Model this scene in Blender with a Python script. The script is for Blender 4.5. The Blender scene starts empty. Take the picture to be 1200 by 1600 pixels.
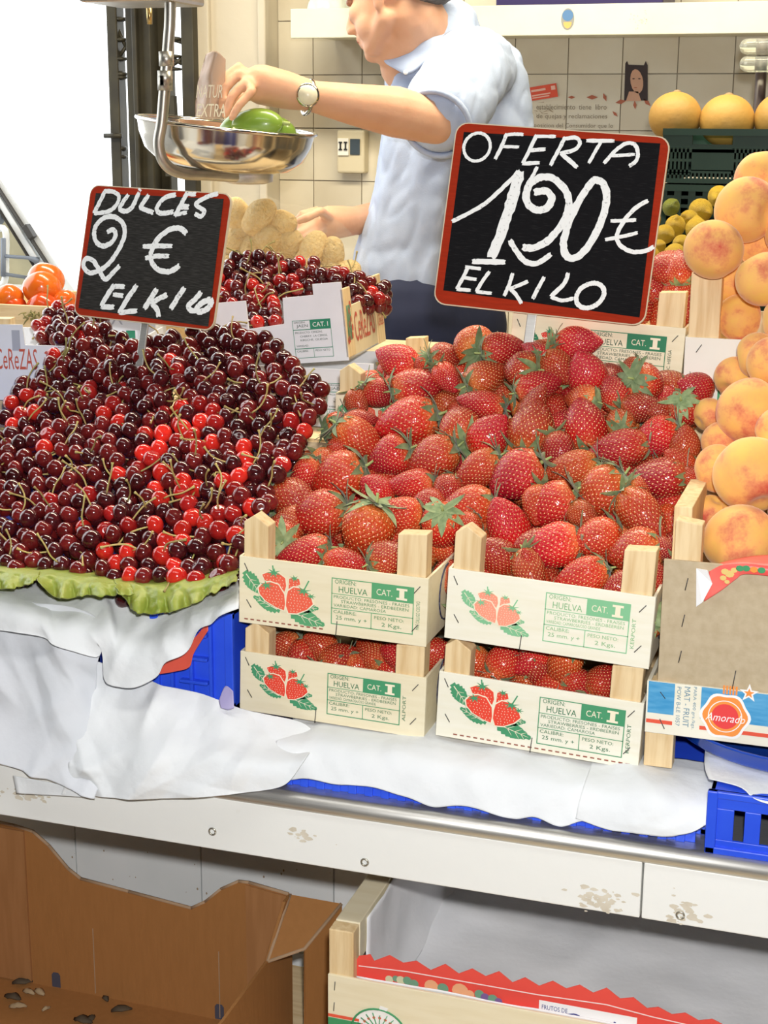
import bpy, bmesh, math, random
import numpy as np
from mathutils import Vector, Matrix, noise, Quaternion
random.seed(11)
SC = bpy.context.scene
COL = SC.collection
PI = math.pi

# ------------------------------------------------------------------ camera
F = 2400.0
YAW, PIT, ROLL = math.radians(18), math.radians(14.2), math.radians(-0.4)
CP = Vector((0.56, 0, 1.60))
cf = Vector((-math.sin(YAW)*math.cos(PIT), math.cos(YAW)*math.cos(PIT), -math.sin(PIT)))
_r = Vector((math.cos(YAW), math.sin(YAW), 0)); _u = _r.cross(cf)
CR = math.cos(ROLL)*_r - math.sin(ROLL)*_u
CU = math.sin(ROLL)*_r + math.cos(ROLL)*_u
cd = bpy.data.cameras.new('camera'); cam = bpy.data.objects.new('camera', cd); COL.objects.link(cam)
m = Matrix((CR, CU, -cf)).transposed().to_4x4(); m.translation = CP
cam.matrix_world = m
cd.sensor_fit = 'VERTICAL'; cd.sensor_height = 36; cd.lens = F/1600*36; cd.clip_start = .01; cd.clip_end = 200
SC.camera = cam

# ------------------------------------------------------------------ world, lights, exposure
w = bpy.data.worlds.new('world'); SC.world = w; w.use_nodes = True
bg = w.node_tree.nodes['Background']; bg.inputs[0].default_value = (.93, .97, 1, 1); bg.inputs[1].default_value = 3.0
SC.view_settings.view_transform = 'Standard'; SC.view_settings.look = 'None'
SC.view_settings.exposure = 0.14; SC.view_settings.gamma = 1; SC.view_settings.use_curve_mapping = False
def area(name, loc, target, sx, sy, energy, col):
    d = bpy.data.lights.new(name, 'AREA'); d.shape = 'RECTANGLE'; d.size = sx; d.size_y = sy; d.energy = energy; d.color = col
    o = bpy.data.objects.new(name, d); COL.objects.link(o); o.location = loc
    o.rotation_euler = (Vector(target)-Vector(loc)).to_track_quat('-Z', 'Y').to_euler(); return o
# the flash on top of the camera
fl = bpy.data.lights.new('camera_flash', 'SPOT'); fl.energy = 112; fl.shadow_soft_size = .025; fl.spot_size = math.radians(120); fl.spot_blend = .35; fl.color = (1, .985, .975)
fo = bpy.data.objects.new('camera_flash', fl); COL.objects.link(fo); fo.location = CP + CU*.09 + CR*.03
fo.rotation_euler = cf.to_track_quat('-Z', 'Y').to_euler()
# fluorescent tubes under the hall roof and warm tubes in the stall
area('hall_tubes', (-.3, .6, 3.3), (-.2, 1.7, 1.0), 2.6, .35, 16, (1, .98, .95))
area('stall_tubes', (-.1, 2.78, 2.75), (-.1, 3.2, 1.0), 2.4, .25, 66, (1, .88, .66))

# ------------------------------------------------------------------ pixel -> point at depth Y
def px(x, y, Y):
    d = cf + CR*((x-600)/F) - CU*((y-800)/F)
    return CP + d*(Y/d.y)
def fdep(p): return (p-CP).dot(cf)
def toward(a, b, t=0.0):            # image-plane direction (pixels) plus away-from-camera component
    v = CR*a - CU*b + cf*t
    return v.normalized()

# ------------------------------------------------------------------ materials
MATS = {}
def mat(name, col=(.8, .8, .8), rough=.5, col2=None, scale=20, stretch=(1, 1, 1), bump=0, bscale=None, spec=.5, metal=0, coat=0,
        trans=0, alpha=1, sheen=0, sss=0, rnd=0, lo=.35, hi=.65, detail=4, rlo=None, ior=1.45, emit=None):
    if name in MATS: return MATS[name]
    m = bpy.data.materials.new(name); m.use_nodes = True; nt = m.node_tree; N = nt.nodes; L = nt.links
    b = N['Principled BSDF']; b.inputs['Base Color'].default_value = (*col, 1); b.inputs['Roughness'].default_value = rough
    b.inputs['Specular IOR Level'].default_value = spec; b.inputs['Metallic'].default_value = metal; b.inputs['IOR'].default_value = ior
    b.inputs['Coat Weight'].default_value = coat; b.inputs['Coat Roughness'].default_value = .05
    b.inputs['Transmission Weight'].default_value = trans; b.inputs['Alpha'].default_value = alpha
    b.inputs['Sheen Weight'].default_value = sheen; b.inputs['Sheen Roughness'].default_value = .4
    if sss:
        b.inputs['Subsurface Weight'].default_value = sss; b.inputs['Subsurface Scale'].default_value = .01
    if emit: b.inputs['Emission Color'].default_value = (*emit[0], 1); b.inputs['Emission Strength'].default_value = emit[1]
    tc = N.new('ShaderNodeTexCoord'); mp = N.new('ShaderNodeMapping'); mp.inputs['Scale'].default_value = stretch
    L.new(tc.outputs['Object'], mp.inputs[0])
    src = None
    if col2 is not None:
        nz = N.new('ShaderNodeTexNoise'); nz.inputs['Scale'].default_value = scale; nz.inputs['Detail'].default_value = detail
        L.new(mp.outputs[0], nz.inputs[0])
        r = N.new('ShaderNodeMapRange'); r.inputs[1].default_value = lo; r.inputs[2].default_value = hi; L.new(nz.outputs[0], r.inputs[0])
        mx = N.new('ShaderNodeMix'); mx.data_type = 'RGBA'; mx.inputs[6].default_value = (*col, 1); mx.inputs[7].default_value = (*col2, 1)
        L.new(r.outputs[0], mx.inputs[0]); src = mx.outputs[2]
        if rnd:
            oi = N.new('ShaderNodeObjectInfo'); ad = N.new('ShaderNodeVectorMath'); ad.operation = 'MULTIPLY_ADD'
            cb = N.new('ShaderNodeCombineXYZ'); L.new(oi.outputs['Random'], cb.inputs[0]); L.new(oi.outputs['Random'], cb.inputs[1]); L.new(oi.outputs['Random'], cb.inputs[2])
            L.new(cb.outputs[0], ad.inputs[0]); ad.inputs[1].default_value = (37, 53, 71); L.new(mp.outputs[0], ad.inputs[2]); L.new(ad.outputs[0], nz.inputs[0])
    if rnd:
        oi2 = N.new('ShaderNodeObjectInfo'); hs = N.new('ShaderNodeHueSaturation')
        mr = N.new('ShaderNodeMapRange'); mr.inputs[3].default_value = 1-rnd; mr.inputs[4].default_value = 1+rnd
        L.new(oi2.outputs['Random'], mr.inputs[0]); L.new(mr.outputs[0], hs.inputs['Value'])
        if src: L.new(src, hs.inputs['Color'])
        else: hs.inputs['Color'].default_value = (*col, 1)
        src = hs.outputs[0]
    if src: L.new(src, b.inputs['Base Color'])
    if bump:
        n2 = N.new('ShaderNodeTexNoise'); n2.inputs['Scale'].default_value = bscale or scale; n2.inputs['Detail'].default_value = 5
        L.new(mp.outputs[0], n2.inputs[0]); bp = N.new('ShaderNodeBump'); bp.inputs['Strength'].default_value = 1; bp.inputs['Distance'].default_value = bump
        L.new(n2.outputs[0], bp.inputs['Height']); L.new(bp.outputs[0], b.inputs['Normal'])
    MATS[name] = m; return m

# ------------------------------------------------------------------ mesh builder
_txt = {}
def text_mesh(s):
    if s in _txt: return _txt[s]
    c = bpy.data.curves.new('t', 'FONT'); c.body = s; c.resolution_u = 2; c.size = 1
    o = bpy.data.objects.new('t', c); COL.objects.link(o); bpy.context.view_layer.update()
    me = bpy.data.meshes.new_from_object(o.evaluated_get(bpy.context.evaluated_depsgraph_get()))
    vs = np.array([v.co[:2] for v in me.vertices]) if len(me.vertices) else np.zeros((1, 2)); fs = [tuple(p.vertices) for p in me.polygons]
    bpy.data.objects.remove(o); bpy.data.curves.remove(c); bpy.data.meshes.remove(me)
    vs = vs - vs.min(0); _txt[s] = (vs, fs); return _txt[s]

class MB:
    def __init__(s): s.v = []; s.f = []; s.m = []; s.sm = []
    def add(s, vs, fs, mi=0, sm=False):
        o = len(s.v); s.v += [tuple(v) for v in vs]
        for f in fs: s.f.append(tuple(i+o for i in f)); s.m.append(mi); s.sm.append(sm)
        return s
    def box(s, x0, x1, y0, y1, z0, z1, mi=0):
        return s.add([(x, y, z) for x in (x0, x1) for y in (y0, y1) for z in (z0, z1)],
                     [(0, 1, 3, 2), (4, 6, 7, 5), (0, 4, 5, 1), (2, 3, 7, 6), (0, 2, 6, 4), (1, 5, 7, 3)], mi)
    def obox(s, c, ax, ay, az, mi=0):      # half-axes
        c, ax, ay, az = map(Vector, (c, ax, ay, az))
        return s.add([c+ax*i+ay*j+az*k for i in (-1, 1) for j in (-1, 1) for k in (-1, 1)],
                     [(0, 1, 3, 2), (4, 6, 7, 5), (0, 4, 5, 1), (2, 3, 7, 6), (0, 2, 6, 4), (1, 5, 7, 3)], mi)
    def poly(s, pts, mi=0): return s.add(pts, [tuple(range(len(pts)))], mi)
    def flat(s, pts, y=0, mi=0): return s.poly([(p[0], y, p[1]) for p in pts], mi)     # print in the xz plane
    def rect(s, x0, x1, z0, z1, y=0, mi=0): return s.flat([(x0, z0), (x1, z0), (x1, z1), (x0, z1)], y, mi)
    def frame2(s, x0, x1, z0, z1, t, y=0, mi=0):
        s.rect(x0, x1, z0, z0+t, y, mi); s.rect(x0, x1, z1-t, z1, y, mi); s.rect(x0, x0+t, z0+t, z1-t, y, mi); return s.rect(x1-t, x1, z0+t, z1-t, y, mi)
    def prism(s, pts, o, u, v, th, mi=0):   # 2-D outline in (u, v), extruded by th along u x v
        o, u, v = Vector(o), Vector(u), Vector(v); n = u.cross(v).normalized()*th; k = len(pts)
        a = [o+u*p[0]+v*p[1] for p in pts]
        fs = [tuple(range(k))[::-1], tuple(range(k, 2*k))] + [(i, (i+1) % k, (i+1) % k+k, i+k) for i in range(k)]
        return s.add(a+[p+n for p in a], fs, mi)
    def tube(s, pts, rad, n=8, mi=0, cap=True, flatten=1.0):
        pts = [Vector(p) for p in pts]; k = len(pts)
        if not hasattr(rad, '__len__'): rad = [rad]*k
        vs = []; fs = []; ref = None
        for i, p in enumerate(pts):
            t = (pts[min(i+1, k-1)]-pts[max(i-1, 0)]).normalized()
            if ref is None: ref = t.orthogonal().normalized()
            ref = (ref-t*ref.dot(t)).normalized(); b = t.cross(ref)
            for j in range(n):
                a = 2*PI*j/n; vs.append(p+(ref*math.cos(a)*flatten+b*math.sin(a))*rad[i])
        for i in range(k-1):
            for j in range(n): fs.append((i*n+j, i*n+(j+1) % n, (i+1)*n+(j+1) % n, (i+1)*n+j))
        if cap: fs += [tuple(range(n))[::-1], tuple(range((k-1)*n, k*n))]
        return s.add(vs, fs, mi, True)
    def capsule(s, pts, rad, n=14, mi=0):   # tube with round ends
        pts = [Vector(p) for p in pts]; rad = list(rad); d0 = (pts[0]-pts[1]).normalized(); d1 = (pts[-1]-pts[-2]).normalized()
        P = []; R = []
        for a in (80, 55, 30): P.append(pts[0]+d0*rad[0]*math.sin(math.radians(a))); R.append(rad[0]*math.cos(math.radians(a)))
        P += pts; R += rad
        for a in (30, 55, 80): P.append(pts[-1]+d1*rad[-1]*math.sin(math.radians(a))); R.append(rad[-1]*math.cos(math.radians(a)))
        return s.tube(P, R, n, mi)
    def lathe(s, prof, n=32, mi=0, M=None):
        vs = []; fs = []; k = len(prof)
        for r, z in prof:
            for j in range(n): vs.append(Vector((r*math.cos(2*PI*j/n), r*math.sin(2*PI*j/n), z)))
        if M is not None: vs = [M @ v for v in vs]
        for i in range(k-1):
            for j in range(n): fs.append((i*n+j, i*n+(j+1) % n, (i+1)*n+(j+1) % n, (i+1)*n+j))
        return s.add(vs, fs, mi, True)
    def ell(s, c, r, n=14, m=9, mi=0, M=None):
        vs = []; fs = []
        for i in range(m+1):
            t = PI*i/m
            for j in range(n):
                a = 2*PI*j/n; v = Vector((r[0]*math.sin(t)*math.cos(a), r[1]*math.sin(t)*math.sin(a), r[2]*math.cos(t)))
                if M is not None: v = M @ v
                vs.append(v+Vector(c))
        for i in range(m):
            for j in range(n): fs.append((i*n+j, (i+1)*n+j, (i+1)*n+(j+1) % n, i*n+(j+1) % n))
        return s.add(vs, fs, mi, True)
    def text(s, t, x, z, w, h, y=0, mi=0, slant=0, vert=False):      # lettering in the xz plane fitted to w x h
        vs, fs = text_mesh(t); e = vs.max(0); e[e == 0] = 1
        q = vs/e
        if vert: pts = [(x+w*(1-a[1]) if vert == 1 else x+w*a[1], y, z+h*(a[0] if vert == 1 else 1-a[0])) for a in q]
        else: pts = [(x+w*a[0]+slant*h*a[1], y, z+h*a[1]) for a in q]
        return s.add(pts, fs, mi)
    def mesh(s, name, mats):
        me = bpy.data.meshes.new(name); me.from_pydata(s.v, [], s.f)
        for mm in (mats if isinstance(mats, (list, tuple)) else [mats]): me.materials.append(mm)
        me.polygons.foreach_set('material_index', s.m); me.polygons.foreach_set('use_smooth', s.sm); me.update(); return me
    def build(s, name, mats, parent=None, bevel=0, solid=0, smooth=None, sub=0):
        me = s.mesh(name, mats)
        if smooth is not None: me.polygons.foreach_set('use_smooth', [smooth]*len(me.polygons))
        o = bpy.data.objects.new(name, me); COL.objects.link(o); o.parent = parent
        if solid:
            q = o.modifiers.new('thickness', 'SOLIDIFY'); q.thickness = solid; q.offset = 0
        if bevel:
            q = o.modifiers.new('bevel', 'BEVEL'); q.width = bevel; q.segments = 2; q.limit_method = 'ANGLE'
        if sub:
            q = o.modifiers.new('sub', 'SUBSURF'); q.levels = q.render_levels = sub
        return o

def tag(o, label=None, cat=None, group=None, kind=None):
    if label: o['label'] = label
    if cat: o['category'] = cat
    if group: o['group'] = group
    if kind: o['kind'] = kind
    return o
def thing(name, label, cat, loc=(0, 0, 0), rot=None, group=None):
    o = bpy.data.objects.new(name, None); COL.objects.link(o); o.empty_display_size = .05
    if rot is not None:
        mm = rot.to_4x4() if hasattr(rot, 'to_4x4') else rot
        mm = mm.copy(); mm.translation = loc; o.matrix_world = mm
    else: o.location = loc
    return tag(o, label, cat, group)
def inst(name, me, parent=None, M=None):
    o = bpy.data.objects.new(name, me); COL.objects.link(o); o.parent = parent
    if M is not None: o.matrix_basis = M
    return o
def struct(o): o['kind'] = 'structure'; return o
def catmull(pts, k=8, closed=False):
    P = [Vector(p) for p in pts]; n = len(P); out = []
    rng = range(n) if closed else range(n-1)
    for i in rng:
        a, b, c, d = (P[(i-1) % n], P[i], P[(i+1) % n], P[(i+2) % n]) if closed else (P[max(i-1, 0)], P[i], P[i+1], P[min(i+2, n-1)])
        for j in range(k):
            t = j/k; out.append(.5*((2*b)+(c-a)*t+(2*a-5*b+4*c-d)*t*t+(3*b-a-3*c+d)*t**3))
    if not closed: out.append(P[-1])
    return out
_cr = random.Random(21)
_CR = [(Vector((_cr.gauss(0, 1), _cr.gauss(0, .6), _cr.gauss(0, 1))).normalized(), _cr.uniform(5, 17), _cr.uniform(0, 1)) for _ in range(9)]
def folds(p, seed):        # straight creases: triangle waves along random directions, masked so that they come and go
    s = 0
    for k, (d, f, ph) in enumerate(_CR):
        t = (p.dot(d)*f+ph+seed*.37) % 1.0; tri = abs(t-.5)*2
        w_ = max(0, noise.noise(p*7+Vector((k*3.3, seed*1.7, 0)))+.12)
        s += w_*max(0, 1-tri*2.2)/f*9
    return s
def loft(rows, nu=40, nv=24, amp=.004, fr=18, seed=0, crease=0.0, out=Vector((0, -1, .3))):
    """a sheet through rows of 3-D points, crumpled a little"""
    R = []
    for r in rows:
        c = catmull(r, 12); L = [0]
        for a, b in zip(c, c[1:]): L.append(L[-1]+(b-a).length)
        row = []
        for i in range(nu+1):
            t = L[-1]*i/nu; j = 0
            while j < len(L)-2 and L[j+1] < t: j += 1
            row.append(c[j].lerp(c[j+1], (t-L[j])/max(L[j+1]-L[j], 1e-9)))
        R.append(row)
    G = []
    for i in range(nu+1): G.append(catmull([r[i] for r in R], max(1, nv//(len(R)-1))))
    k = len(G[0]); mb = MB(); vs = []
    for j in range(k):
        for i in range(nu+1):
            p = G[i][j]; q = p*fr+Vector((seed*3.1, seed, 0))
            d = amp*noise.noise(q)+amp*.45*noise.noise(q*2.3)+(crease*1.1*folds(p, seed) if crease else 0)+amp*.2*abs(noise.noise(q*5))
            vs.append(p+out*d)
    fs = [(j*(nu+1)+i, j*(nu+1)+i+1, (j+1)*(nu+1)+i+1, (j+1)*(nu+1)+i) for j in range(k-1) for i in range(nu)]
    mb.add(vs, fs, 0, True); return mb
def remesh(mb, name, mats, voxel, parent=None, smooth=6, disp=None):
    me = mb.mesh('t', mats); o = bpy.data.objects.new('t', me); COL.objects.link(o)
    q = o.modifiers.new('r', 'REMESH'); q.mode = 'VOXEL'; q.voxel_size = voxel; q.use_smooth_shade = True
    if smooth:
        q = o.modifiers.new('s', 'SMOOTH'); q.factor = .5; q.iterations = smooth
    bpy.context.view_layer.update()
    m2 = bpy.data.meshes.new_from_object(o.evaluated_get(bpy.context.evaluated_depsgraph_get())); m2.name = name
    bpy.data.objects.remove(o)
    if disp is not None:
        n = len(m2.vertices); co = np.empty(n*3); m2.vertices.foreach_get('co', co); no = np.empty(n*3); m2.vertices.foreach_get('normal', no)
        co = co.reshape(-1, 3); no = no.reshape(-1, 3)
        for i in range(n): co[i] += no[i]*disp(Vector(co[i]))
        m2.vertices.foreach_set('co', co.ravel()); m2.update()
    for p in m2.polygons: p.use_smooth = True
    o = bpy.data.objects.new(name, m2); COL.objects.link(o); o.parent = parent; return o
# ================================================================== materials used widely
white_paint = mat('white_paint', (.74, .74, .60), .45, (.68, .68, .54), 6, bump=.0006, bscale=60)
fascia_m = mat('fascia_paint', (.86, .87, .84), .4, (.60, .56, .46), 9, lo=.66, hi=.74, bump=.0004, bscale=50)
cream_wall = mat('cream_wall', (.66, .60, .47), .7, (.60, .54, .42), 3, bump=.001, bscale=40)
grout = mat('grout', (.42, .37, .28), .9, (.30, .25, .18), 12)
tile_cream = mat('tile_cream', (.70, .66, .54), .18, (.64, .58, .45), 5, rnd=.05, bump=.0003, bscale=8)
tile_grey = mat('tile_grey', (.80, .82, .82), .3, (.74, .77, .77), 9, rnd=.04)
dirt = mat('dirt_print', (.33, .25, .16), .9)
steel = mat('stainless_steel', (.66, .65, .61), .42, (.56, .55, .52), 30, (1, 40, 40), metal=.85)
galv = mat('galvanised_metal', (.50, .48, .42), .38, (.40, .38, .32), 25, metal=.9)
concrete = mat('concrete', (.30, .29, .27), .8, (.22, .21, .2), 5)
hall_grey = mat('hall_plaster', (.16, .155, .15), .9, (.12, .115, .11), 3)
iron = mat('dark_iron', (.035, .031, .022), .5, (.06, .053, .032), 12, metal=.2)
black = mat('black_print', (.02, .02, .02), .6)
wood = mat('pale_pine', (.80, .62, .36), .6, (.66, .46, .23), 9, (14, 14, 1.2), bump=.0003, bscale=30, lo=.4, hi=.7)
woodx = mat('pale_pine_along', (.80, .63, .38), .6, (.68, .49, .26), 9, (1.2, 14, 14), bump=.0003, bscale=30, lo=.4, hi=.7)
ply = mat('cream_plywood', (.84, .76, .55), .55, (.79, .70, .48), 12, (1, 6, 8), lo=.4, hi=.7)
plyw = mat('white_plywood', (.86, .83, .70), .55, (.82, .78, .62), 12, (1, 6, 8), lo=.4, hi=.7)
staple_m = mat('staple_wire', (.09, .085, .08), .4, metal=.6)
paper = mat('white_paper', (.80, .825, .84), .75, (.76, .79, .81), 14, bump=.002, bscale=38)
paper_thin = mat('grey_white_paper', (.70, .72, .76), .75, (.66, .69, .73), 10, bump=.0014, bscale=35)
paper_grey = mat('crate_liner_paper', (.90, .905, .92), .7, (.86, .87, .895), 8, bump=.0012, bscale=30)
blue = mat('blue_plastic', (.02, .075, .72), .35, (.035, .11, .80), 10, spec=.5, bump=.0002, bscale=60)
green_plastic = mat('dark_green_plastic', (.006, .026, .016), .5, (.010, .034, .022), 8, spec=.3)
red_print = mat('red_print', (.78, .10, .05), .6)
green_print = mat('green_print', (.05, .30, .12), .6)

# ================================================================== shell of the hall
YB = 4.3
def XB(x, Y=YB): return px(x, 200, Y).x
struct(MB().box(-9, 3, -4, 9, -.06, 0).build('floor', concrete))
struct(MB().box(-3.2, 2.7, -4, YB+.3, 3.9, 4.0).build('ceiling', hall_grey))
struct(MB().box(2.6, 2.7, -4, YB+.3, 0, 3.9).build('wall_right', hall_grey))
struct(MB().box(-3.2, 2.6, -4.1, -4, 0, 3.9).build('wall_front', hall_grey))
struct(MB().box(-3.3, -3.2, -4, 1.2, 0, 3.9).build('wall_left', hall_grey))
x437 = XB(437)
wb = struct(MB().box(x437, 2.6, YB, YB+.15, 0, 3.9).build('wall_back', grout))
# the tiles of the back wall, each its own piece
TS = (XB(1142)-XB(885))/3
tz = px(885, 116, YB).z
tm = MB().box(.0014, TS-.0014, -.007, 0.001, .0014, TS-.0014).mesh('tile', tile_cream)
nx0 = -int((XB(885)-x437)/TS)-1
for i in range(nx0, 5):
    for j in range(-6, 3):
        x = XB(885)+i*TS; z = tz+j*TS
        if x < x437-.005:
            w_ = x+TS-x437
            if w_ < .02: continue
            o = MB().box(.0014, w_-.0014, -.007, .001, .0014, TS-.0014).build('tile', tile_cream, wb); o.location = (x437, YB, z)
        else:
            o = inst('tile', tm, wb, Matrix.Translation((x, YB, z)))
            o.rotation_euler = (random.uniform(-.004, .004), 0, random.uniform(-.004, .004))
# print on the tiles: notice lettering, cut-out portrait, small leaves, dirt
ink = mat('faded_ink', (.24, .20, .14), .6); hair_ink = mat('portrait_dark', (.035, .02, .02), .5); face_ink = mat('portrait_skin', (.62, .36, .24), .5); leaf_ink = mat('leaf_ink', (.42, .12, .06), .5)
yp = YB-.0085
def wp(x, y): p = px(x, y, yp); return (p.x, p.z)
pr = MB()
def wtext(t, x0, y0, x1, y1, mi=0):
    a = wp(x0, y1); b = wp(x1, y0); pr.text(t, a[0], a[1], b[0]-a[0], b[1]-a[1], yp, mi)
wtext('establecimiento  tiene  libro', 838, 163, 948, 171)
wtext('de quejas y reclamaciones', 838, 178, 949, 187)
wtext('disposicion del Consumidor que lo', 824, 193, 958, 201)
q = [wp(*p) for p in ((977, 99), (980, 95), (982, 101), (1006, 102), (1009, 95), (1012, 102), (1012, 157), (975, 157))]
pr.flat(q, yp, 1)
pr.flat([wp(995+10*math.cos(a)+2*math.sin(a), 127+19*math.sin(a)) for a in np.linspace(0, 2*PI, 16)[:-1]], yp-.0004, 2)
pr.flat([wp(*p) for p in ((983, 143), (997, 143), (1002, 158), (978, 158))], yp-.0004, 2)
pr.flat([wp(993+3*math.cos(a), 137+.8*math.sin(a)) for a in np.linspace(0, 2*PI, 8)[:-1]], yp-.0008, 3)
for e in (990, 999): pr.flat([wp(e+2.2*math.cos(a), 123+.9*math.sin(a)) for a in np.linspace(0, 2*PI, 8)[:-1]], yp-.0008, 1)
for (x, y, a, l) in ((925, 152, 0, 9), (945, 152, 1.2, 7), (970, 159, -.2, 9), (992, 164, 1.5, 7), (1011, 160, .8, 8), (893, 152, 0, 6), (961, 178, .8, 6)):
    c, s_ = math.cos(a), math.sin(a); pr.flat([wp(x+c*l*u-s_*l*v, y+s_*l*u+c*l*v) for u, v in ((-1, 0), (0, -.4), (1, 0), (0, .4))], yp, 3)
for k in range(10):
    x, y = random.uniform(832, 862), random.uniform(160, 180); a = random.uniform(-.6, 1.0); l = random.uniform(5, 13)
    pr.flat([wp(x, y), wp(x+l*math.cos(a), y+l*math.sin(a)), wp(x+l*math.cos(a), y+l*math.sin(a)+1.2)], yp, 4)
pr.build('tile_print', [ink, hair_ink, face_ink, leaf_ink, dirt], wb)
# plain pillar between the gate and the tiles
x302 = XB(302, 4.15)
struct(MB().box(x302, x437, 4.15, YB+.15, 0, 3.9).box(XB(306, 4.13), XB(329, 4.13), 4.13, 4.15, 0, 3.9).box(XB(416, 4.13), x437+.004, 4.13, 4.16, 0, 3.9).build('wall_pillar', cream_wall, bevel=.004))

# ================================================================== shelf on the back wall
YS = 3.95
zs0, zs1 = px(800, 56, YS).z, px(800, 8, YS).z; xs = px(454, 40, YS).x
sh = thing('wall_shelf', 'long white painted shelf fixed to the tiled back wall', 'shelf', (xs, YS, zs0))
MB().box(0, 2.2, 0, .022, 0, zs1-zs0).build('front_board', white_paint, sh, bevel=.002)
MB().box(.0, 2.2, .022, YB-YS-.004, .012, .03).build('shelf_board', white_paint, sh)
MB().box(.0, .02, .022, YB-YS-.004, .03, zs1-zs0).build('end_board', white_paint, sh)
yq = YS-.0006
def sp(x, y): p = px(x, y, yq); return (p.x-xs, p.z-zs0)
st = MB()
for k in range(26):
    x, y = random.gauss(1000, 9), random.gauss(33, 7); st.flat([(sp(x, y)[0]+.0016*random.random()*math.cos(a), sp(x, y)[1]+.0016*math.sin(a)) for a in (0, 1.6, 3.1, 4.7)], -.0006, 0)
st.build('scuff_marks', mat('scuff', (.45, .42, .3), .9), sh)
stk = MB(); cx, cz = sp(887, 30)
stk.flat([(cx+.0165*math.cos(a), cz+.026*math.sin(a)) for a in np.linspace(0, 2*PI, 25)[:-1]], -.0006, 2)
stk.flat([(cx+.014*math.cos(a), cz+.009+.0135*math.sin(a)) for a in np.linspace(0, 2*PI, 21)[:-1]], -.0009, 0)
stk.flat([(cx+.0105*math.cos(a), cz-.007+.015*math.sin(a)) for a in np.linspace(PI, 2*PI, 12)], -.0009, 1)
tag(stk.build('oval_sticker', [mat('sticker_blue', (.10, .22, .42), .4), mat('sticker_orange', (.75, .45, .14), .4), mat('sticker_outline', (.30, .30, .27), .4)], sh), 'small blue and orange oval sticker')
# things on the shelf
bg_m = mat('thin_plastic_bag', (.80, .88, .80), .3, alpha=.75, bump=.004, bscale=30)
mb = MB(); c = px(517, 0, 4.05)
mb.ell((c.x, c.y, zs0+.07), (.05, .06, .058), 24, 16)
mb.ell((c.x-.03, c.y-.02, zs0+.062), (.03, .05, .045), 20, 12)
o = remesh(mb, 'plastic_bag', [bg_m], .006, disp=lambda p: .006*noise.noise(p*30)); tag(o, 'crumpled thin white plastic bag lying on the wall shelf', 'plastic bag')
cr = thing('shelf_crate', 'dark purple plastic crate standing on the wall shelf', 'crate', (px(775, 0, 4.0).x, 4.0, zs0+.03))
pm = mat('purple_plastic', (.03, .02, .10), .4); L_ = px(1036, 0, 4.0).x-px(775, 0, 4.0).x
MB().box(0, L_, 0, .012, .012, .16).build('front_panel', pm, cr, bevel=.003)
MB().box(0, L_, .2, .212, .012, .16).build('back_panel', pm, cr, bevel=.003)
MB().box(0, .012, .012, .2, .012, .16).build('side_panel', pm, cr); MB().box(L_-.012, L_, .012, .2, .012, .16).build('side_panel', pm, cr); MB().box(0, L_, 0, .212, 0, .012).build('base', pm, cr)
# switch box, red label
sw = thing('switch_box', 'small beige electrical switch box on the tiled wall behind the man', 'switch box', (0, 0, 0))
a = px(526, 203, 4.25); b = px(569, 271, 4.25)
beige = mat('beige_plastic', (.62, .55, .38), .5)
MB().box(a.x, b.x, 4.25, YB-.006, b.z, a.z).build('housing', beige, sw, bevel=.006)
a2 = px(528, 216, 4.247); b2 = px(545, 243, 4.247); MB().box(a2.x, b2.x, 4.244, 4.252, b2.z, a2.z).build('switch_plate', mat('switch_white', (.8, .78, .7), .4), sw, bevel=.001)
t = MB()
for k in (532, 540):
    e = px(k, 228, 4.243); t.box(e.x-.005, e.x+.005, 4.2405, 4.246, e.z-.012, e.z-.008); t.box(e.x-.002, e.x+.002, 4.2405, 4.246, e.z-.01, e.z+.01); t.box(e.x-.005, e.x+.005, 4.2405, 4.246, e.z+.008, e.z+.012)
t.build('toggle', black, sw)
a3 = px(547, 217, 4.247); b3 = px(562, 242, 4.247); MB().box(a3.x, b3.x, 4.246, 4.252, b3.z, a3.z).build('meter_window', mat('meter_glass', (.06, .08, .10), .15), sw, bevel=.001)
q = [px(*p, yp) for p in ((826, 137), (870, 131), (872, 151), (829, 158))]
rl = MB(); rl.prism([(0, 0), (1, 0), (1, 1), (0, 1)], q[3], q[2]-q[3], q[0]-q[3], .0012)
lab = rl.build('red_label', red_print); tag(lab, 'red printed paper label stuck on the back wall tiles', 'label')
t = MB(); nrm = Vector((0, -.002, 0))
for (u0, u1, v0, v1) in ((.08, .6, .62, .78), (.08, .75, .3, .4), (.08, .7, .14, .22), (.8, .95, .55, .85)):
    t.poly([q[3]+(q[2]-q[3])*u+(q[0]-q[3])*v+nrm for u, v in ((u0, v0), (u1, v0), (u1, v1), (u0, v1))])
t.build('label_lines', mat('label_pale', (.9, .55, .45), .6), lab)
# dark rod with clear rollers by the melons
rd = thing('rod_with_rollers', 'dark vertical rod with two clear glass rollers beside the melons', 'rod', px(1184, 200, 3.3))
p0 = px(1183, 215, 3.3); p1 = px(1192, 70, 3.3); base = Vector(rd.location)
MB().tube([p0-base-Vector((0, 0, .25)), p0-base, p1-base], .0115, 10).build('rod', mat('brown_iron', (.05, .03, .025), .35), rd)
glass = mat('clear_glass', (.86, .9, .82), .08, trans=.85, ior=1.3)
for y in (73, 100):
    e = px(1184, y, 3.27)-base; MB().capsule([e+Vector((-.02, 0, 0)), e+Vector((.06, 0, 0))], [.016, .016], 14).build('roller', glass, rd)

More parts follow.
